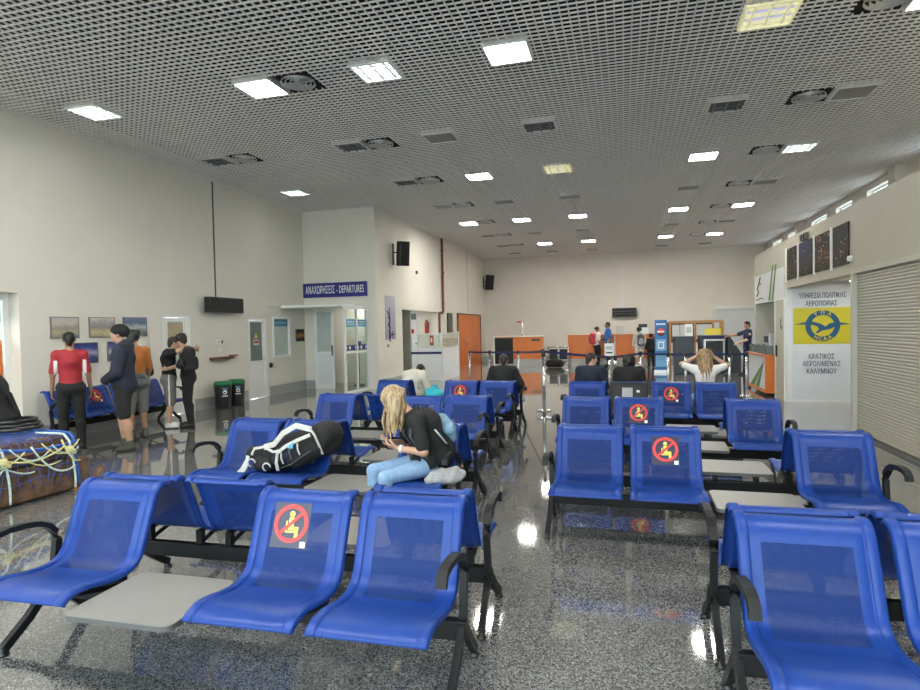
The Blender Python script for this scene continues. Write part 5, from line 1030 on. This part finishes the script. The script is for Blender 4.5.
# ------------------------------------------------------------------ ceiling lights and air outlets
PAN = .565
def light_meshes():
    a = PAN / 2; d = {}
    b = MB()
    for (x0, x1, y0, y1) in ((-a, a, -a, -a + .028), (-a, a, a - .028, a), (-a, -a + .028, -a + .028, a - .028), (a - .028, a, -a + .028, a - .028)): b.box(x0, x1, y0, y1, -.014, .06, M['white'])
    b.box(-a, a, -a, a, .061, .07, M['white'])
    d['frame'] = b.mesh('frame')
    for k_ in range(len(b.m)): pass
    b.mats = [M['cream']]; d['frame_cream'] = b.mesh('frame')
    for k, m in (('lit', 'lit'), ('dim', 'lit_dim'), ('off', 'unlit'), ('grey', 'unlit_grey'), ('half', 'halflit')):
        i = a - .028; d['diff_' + k] = MB().box(-i, i, -i, i, .002 if k in ('lit', 'grey') else .045, .06, M[m]).mesh('diffuser')
    for k, m in (('bright', 'louvre'), ('off', 'unlit'), ('cream', 'cream')):
        b = MB(); i = a - .028
        for q in (-1 / 3, 0, 1 / 3): b.box(-i, i, q * 2 * i - .01, q * 2 * i + .01, -.004, .04, M[m])
        for q in (-.5, 0, .5): b.box(q * 1.4 * i - .012, q * 1.4 * i + .012, -i, i, -.003, .039, M[m])
        d['louvre_' + k] = b.mesh('louvre')
    b = MB(); i = a - .022; b.box(-i, i, -i, i, .04, .055, M['plenum']); d['plate'] = b.mesh('plate')
    b = MB()
    for r in (.06, .12, .18, .235): b.lathe([(r - .014, .022), (r, -.012), (r + .004, -.008), (r - .009, .026)], M['alu'], 28)
    b.lathe([(0, .0), (.03, .0), (.03, .03)], M['alu'], 16); b.box(-.24, .24, -.008, .008, -.004, .02, M['alu']); b.box(-.008, .008, -.24, .24, -.004, .02, M['alu']); d['rings'] = b.mesh('rings')
    return d
LM = light_meshes()
STATE = {0: 'BFBFH-', 1: 'OOGOOG', 2: 'BOFHFB', 3: '-GGGGG', 4: '-FFFFF', 5: '-GGGGG', 6: '-GFFFF', 7: '-GGGGG'}
NAMES = {'F': 'lit flat white ceiling light', 'B': 'lit louvred ceiling light', 'O': 'unlit dark louvred ceiling light', 'G': 'unlit grey ceiling light', 'H': 'half lit louvred ceiling light'}
def ceiling_light(x, y, st, label):
    t = thing('ceiling_light', label, 'ceiling light', (x, y, ZC - .004), 0, 'square ceiling lights')
    link('frame', LM['frame_cream' if st == 'H' else 'frame'], t)
    if st == 'F': link('diffuser', LM['diff_lit'], t)
    elif st == 'G': link('diffuser', LM['diff_grey'], t)
    elif st == 'B': link('diffuser', LM['diff_dim'], t); link('louvre', LM['louvre_bright'], t)
    elif st == 'H': link('diffuser', LM['diff_half'], t); link('louvre', LM['louvre_cream'], t)
    else: link('diffuser', LM['diff_off'], t); link('louvre', LM['louvre_off'], t)
for ri, (y, rn) in enumerate(ROWS):
    for ci, (x, cn) in enumerate(COLS):
        st = STATE[ri][ci]
        if x < X_B and y > Y_D or st == '-': continue
        ceiling_light(x, y, st, '%s, %s, %s' % (NAMES[st], rn, cn))
ceiling_light(3.30, 7.55, 'F', 'lit flat white ceiling light cut by the top right corner')
ceiling_light(-7.80, 4.55, 'F', 'lit flat white ceiling light cut by the left edge')
for y in (4.55, 1.6, -1.3):                       # the same lamps over the hall behind the photographer
    for x, cn in COLS:
        if y == 4.55 and x < -7: continue
        o = ceiling_light(x, y, 'F' if y == 1.6 else 'G', 'square ceiling light above and behind the photographer')
for ri, (y, rn) in enumerate(ROWS):
    for x, cn in ((-4.30, 'left of the centre'), (2.77, 'right of the centre')):
        if ri == 7: continue
        t = thing('air_diffuser', 'round ringed air outlet in the ceiling, %s, %s' % (rn, cn), 'air outlet', (x, y, ZC - .004), 0, 'round air outlets in the ceiling')
        link('frame', LM['frame'] if False else LM['plate'], t); link('rings', LM['rings'], t)
t = thing('air_diffuser', 'round ringed air outlet beside the left wall, second row', 'air outlet', (-7.2, 10.38, ZC - .004), 0, 'round air outlets in the ceiling'); link('frame', LM['plate'], t); link('rings', LM['rings'], t)

# ------------------------------------------------------------------ benches
PROF = [(-.758, .384), (-.750, .397), (-.725, .412), (-.680, .424), (-.62, .424), (-.56, .414), (-.50, .401), (-.44, .393), (-.38, .392), (-.33, .400), (-.292, .420), (-.263, .455),
        (-.240, .505), (-.214, .572), (-.187, .640), (-.158, .708), (-.148, .732), (-.135, .757), (-.115, .780), (-.090, .795), (-.062, .800), (-.038, .795), (-.022, .782)]
SW = .545
def seat_mesh(solid=False):
    base, perf = (M['black_seat'], M['black_seat']) if solid else (M['blue'], M['blue_perf'])
    xs = [0, .003, .010, .043, .0465, .0485, .054, .095, SW / 2]; hs = [-.012, .004, .010, .010, .008, -.002, .0005, 0, 0]
    xs = xs + [SW - x for x in xs[-2::-1]]; hs = hs + hs[-2::-1]
    P = [V((0, a, c)) for a, c in PROF]; n, k = len(P), len(xs); arc = [0]
    for i in range(1, n): arc.append(arc[-1] + (P[i] - P[i - 1]).length)
    Nn = []
    for i in range(n):
        t = (P[min(i + 1, n - 1)] - P[max(i - 1, 0)]).normalized(); Nn.append(V((0, -t.z, t.y)))     # towards the sitter
    vs = []; uvs = []
    for th in (0, -.004):
        for i in range(n):
            for j in range(k): vs.append(P[i] + Nn[i] * (hs[j] + th) + V((xs[j], 0, 0))); uvs.append((xs[j], arc[i]))
    fs = []; ms = []; N = n * k
    for i in range(n - 1):
        for j in range(k - 1):
            q = (i * k + j, i * k + j + 1, (i + 1) * k + j + 1, (i + 1) * k + j); pf = 7 <= j < k - 8 and 8 <= i < 15
            fs += [q, tuple(N + v for v in reversed(q))]; ms += [int(pf)] * 2
    for i in range(n - 1):
        for j, fl in ((0, 0), (k - 1, 1)):
            q = (i * k + j, (i + 1) * k + j, N + (i + 1) * k + j, N + i * k + j); fs.append(q if not fl else q[::-1]); ms.append(0)
    for j in range(k - 1):
        for i, fl in ((0, 1), (n - 1, 0)):
            q = (i * k + j, i * k + j + 1, N + i * k + j + 1, N + i * k + j); fs.append(q if fl == 0 else q[::-1]); ms.append(0)
    me = bpy.data.meshes.new('seat'); me.from_pydata([tuple(v) for v in vs], [], fs); me.materials.append(base); me.materials.append(perf)
    me.polygons.foreach_set('material_index', ms); me.polygons.foreach_set('use_smooth', [True] * len(fs))
    uv = me.uv_layers.new(name='UVMap'); uv.data.foreach_set('uv', np.array([uvs[l.vertex_index] for l in me.loops], np.float32).ravel()); me.update(); return me
SEAT, SEAT_BLACK = seat_mesh(), seat_mesh(True)
def sign_mesh():
    """no-sitting sign lying on the backrest; local x right, local y up"""
    u = V((0, .082, .203)).normalized(); q = frame_mtx((SW / 2, -.180, .640), (1, 0, 0), u); b = MB()
    def B(x0, x1, y0, y1, z0, z1, m, rot=0, c=(0, 0)):
        b.box(x0, x1, y0, y1, z0, z1, M[m], q @ Matrix.Translation((c[0], c[1], 0)) @ Matrix.Rotation(rot, 4, 'Z'))
    oz = .006
    B(-.105, .105, -.115, .115, oz, oz + .002, 'signdark')
    n = 40; R1, R2 = .098, .076
    vs = []; fs = []
    for r in (R2, R1):
        for k in range(n): vs.append(q @ V((r * math.cos(2 * PI * k / n), r * math.sin(2 * PI * k / n) + .008, oz + .0045)))
    for k in range(n): fs.append((k, n + k, n + (k + 1) % n, (k + 1) % n))
    b.add(vs, fs, M['signred'])
    c0 = len(vs); vs = [q @ V((0, .056, oz + .0035))] + [q @ V((.015 * math.cos(2 * PI * k / 16) , .056 + .015 * math.sin(2 * PI * k / 16), oz + .0035)) for k in range(16)]
    b.add(vs, [(0, 1 + k, 1 + (k + 1) % 16) for k in range(16)], M['signyel'])
    B(-.014, .014, -.022, .038, oz + .002, oz + .0035, 'signyel'); B(-.030, -.022, -.030, .020, oz + .002, oz + .0035, 'signyel'); B(-.014, .044, -.026, -.008, oz + .002, oz + .0036, 'signyel')
    B(-.030, .030, -.038, -.030, oz + .002, oz + .0036, 'signyel'); B(.026, .044, -.062, -.012, oz + .002, oz + .0037, 'signyel')
    B(-.084, .084, -.009, .009, oz + .0045, oz + .0055, 'signred', math.radians(42), (0, .008))
    B(.066, .096, -.110, -.080, oz + .0045, oz + .0055, 'letter')
    return b.mesh('no_sitting_sign')
SIGN = sign_mesh()
def support_mesh(armrest=True):
    b = MB(); y = -.295
    b.bar([(0, -.30, .21), (0, -.285, .36), (0, -.265, .50)], .034, .042, M['arm'], up=(0, 1, 0)) if armrest else None
    if armrest:
        c = [(0, -.650, .585), (0, -.640, .618), (0, -.610, .638), (0, -.55, .645), (0, -.46, .640), (0, -.38, .625), (0, -.32, .595), (0, -.280, .55), (0, -.265, .50)]
        b.bar(c, .044, .030, M['arm'], up=(0, -.5, 1))
    b.bar([(0, -.295, .30), (0, -.33, .20), (0, -.50, .10), (0, -.595, .03)][0:1] + [(0, -.36, .22), (0, -.46, .13), (0, -.60, .035)], .034, .045, M['arm'], up=(0, -.6, -1))
    b.bar([(0, -.295, .30), (0, -.26, .22), (0, -.18, .13), (0, -.085, .035)], .034, .045, M['arm'], up=(0, .6, -1))
    for yy in (-.60, -.085): b.lathe([(0, .0), (.026, .0), (.028, .012), (.014, .02), (.012, .05), (0, .05)], M['blackp'], 14, c=(0, yy))
    return b
SUP, MIDLEG = support_mesh().mesh('armrest_leg'), support_mesh(False).mesh('leg')
def table_mesh():
    b = MB(); b.rbox(-.01, .575, -.80, -.30, .369, .374, M['table'], .045, 6, bev=.002); b.rbox(-.009, .574, -.799, -.301, .346, .369, M['table_edge'], .045, 6); return b.mesh('table_top')
TABLE = table_mesh()
def bracket_mesh():
    b = MB()
    for x in (0,):
        b.poly([(x - .006, -.60, .385), (x - .006, -.30, .31), (x - .006, -.36, .30), (x - .006, -.60, .36)][::-1], M['black_metal'], .012, (1, 0, 0)); b.box(x - .012, x + .012, -.62, -.33, .372, .388, M['black_metal'])
        b.box(x - .02, x + .02, -.345, -.305, .30, .388, M['black_metal'])
        for yy in (-.56, -.40): b.lathe([(0, 0), (.006, 0), (.006, .006), (0, .006)], M['steel'], 8, mtx=Matrix.Translation((x + .012, yy, .378)) @ Matrix.Rotation(PI / 2, 4, 'Y'))
    return b.mesh('bracket')
BRK = bracket_mesh()
def tbracket_mesh():
    b = MB()
    for x in (0,): b.box(x - .02, x + .02, -.62, -.30, .32, .346, M['black_metal']); b.box(x - .02, x + .02, -.345, -.285, .30, .33, M['black_metal'])
    return b.mesh('bracket')
TBRK = tbracket_mesh()
def bench(label, x, y, rz, lay, signs=(), group='blue waiting benches', sdx=0.0):
    t = thing('waiting_bench', label, 'bench', (x, y, 0), rz, group)
    MB().rbox(-.03, 2.40, -.345, -.295, .205, .300, M['black_metal'], .008, 2, 'x').build('beam', t)
    for i, c in enumerate(lay):
        if c in 'SK':
            so = 0
            s = link('seat', SEAT if c == 'S' else SEAT_BLACK, t, (i * .6, 0, 0))
            if c == 'K':
                s['label'] = 'black covered seat with a grey panel'
                qq = frame_mtx((SW / 2, -.180, .640), (1, 0, 0), V((0, .082, .203)).normalized())
                MB().box(-.085, .065, -.10, .09, .004, .008, M['palegrey'], qq).build('grey_panel', s); MB().box(.12, .165, .02, .055, .004, .009, M['alu'], qq).build('small_badge', s)
            if i in signs: link('no_sitting_sign', SIGN, s, (sdx, 0, 0))
            [link('bracket', BRK, t, (i * .6 + xx, 0, 0)) for xx in (.08, SW - .08)]
        else: link('table_top', TABLE, t, (i * .6 - .01, 0, 0)); [link('bracket', TBRK, t, (i * .6 + xx, 0, 0)) for xx in (.12, SW - .1)]
    for xx in (-.030, 2.375): link('armrest_leg', SUP, t, (xx, 0, 0))
    return t
def pair(side, nth, x, y, rz, front, back, signs, names):
    bench(names[0], x, y, rz, front, signs, sdx=-.05 if (side, nth) == ('left', 0) else 0.0)
    c = V((x, y, 0)) + Matrix.Rotation(rz, 3, 'Z') @ V((2.345, 0.0, 0))
    bench(names[1], c.x, c.y, rz + PI, back)
pair('left', 0, -3.13, 2.925, math.radians(1.2), 'STSS', 'STSS', (2,), ('blue bench nearest on the left, facing us, with a sign on its third seat', 'blue bench back to back behind the nearest left bench'))
pair('left', 1, -3.74, 5.18, math.radians(-1.2), 'SSTS', 'STSS', (1,), ('blue bench under the blonde woman and the black rucksack', 'blue bench back to back behind the blonde woman'))
pair('left', 2, -3.99, 7.38, math.radians(-1.0), 'STSS', 'STSS', (), ('blue bench facing us in the third left row behind the blonde woman', 'blue bench facing away in the third left row'))
pair('left', 3, -4.03, 9.50, math.radians(-2.5), 'STSS', 'SSTS', (2,), ('blue bench facing us in the farthest left row, sign on its third seat', 'blue bench facing away in the farthest left row under the man in black'))
pair('right', 0, .46, 2.975, math.radians(1.0), 'SSTS', 'STSS', (), ('blue bench cut by the bottom right corner, nearest on the right', 'blue bench back to back behind the bottom right bench'))
pair('right', 1, -.565, 5.245, math.radians(-.8), 'SSTS', 'STSS', (1,), ('blue bench right of the aisle with a large sign on its second seat', 'blue bench facing away behind the large signed seat, second right row'))
pair('right', 2, -.72, 7.34, math.radians(-2.5), 'SSTS', 'STSS', (1,), ('blue bench facing us in the third right row, sign on its second seat', 'blue bench facing away in the third right row'))
pair('right', 3, -.82, 9.40, math.radians(-3.5), 'SKSS', 'SSSS', (2,), ('blue bench in the farthest right row with one black covered seat', 'blue bench facing away in the farthest right row under three people'))
bench('blue bench along the left wall below the photos', -8.86, 7.25, PI / 2, 'SSSS', (1,))

# ------------------------------------------------------------------ camera, world
f_, pi_, ro_, ya_, H_ = 597.95, .0279898, -.0206149, .2688068, 1.66
cy, sy = math.cos(ya_), math.sin(ya_)
fw0, rt0, up0 = V((-sy, cy, 0)), V((cy, sy, 0)), V((0, 0, 1))
fwd = fw0 * math.cos(pi_) - up0 * math.sin(pi_); up1 = up0 * math.cos(pi_) + fw0 * math.sin(pi_)
c_, s_ = math.cos(ro_), math.sin(ro_); rt2 = rt0 * c_ + up1 * s_; up2 = up1 * c_ - rt0 * s_
cam = bpy.data.cameras.new('camera'); co = bpy.data.objects.new('camera', cam); COL.objects.link(co)
cam.sensor_width = 36; cam.lens = f_ * 36 / 920; cam.clip_start = .05; cam.clip_end = 200
co.matrix_world = Matrix(((rt2.x, up2.x, -fwd.x, 0), (rt2.y, up2.y, -fwd.y, 0), (rt2.z, up2.z, -fwd.z, H_), (0, 0, 0, 1)))
S.camera = co
w = bpy.data.worlds.new('daylight'); S.world = w; w.use_nodes = True
bg = w.node_tree.nodes['Background']; bg.inputs['Color'].default_value = (.86, .93, 1.0, 1); bg.inputs['Strength'].default_value = 3.0
def portal(loc, rot, sx, sy_):
    l = bpy.data.lights.new('portal', 'AREA'); l.shape = 'RECTANGLE'; l.size = sx; l.size_y = sy_; l.cycles.is_portal = True
    o = bpy.data.objects.new('window_portal', l); COL.objects.link(o); o.location = loc; o.rotation_euler = rot
portal(((X_L + X_R) / 2, Y_0 - .15, 2.55), (PI / 2, 0, PI) if False else (-PI / 2 + PI, 0, 0), X_R - X_L, 5.1)
S.view_settings.view_transform = 'Standard'; S.view_settings.look = 'None'; S.view_settings.gamma = 1; S.view_settings.use_curve_mapping = False
S.view_settings.exposure = 1.6
S.cycles.max_bounces = 10; S.cycles.diffuse_bounces = 5; S.cycles.transparent_max_bounces = 24; S.cycles.glossy_bounces = 4
S.cycles.caustics_reflective = False; S.cycles.caustics_refractive = False
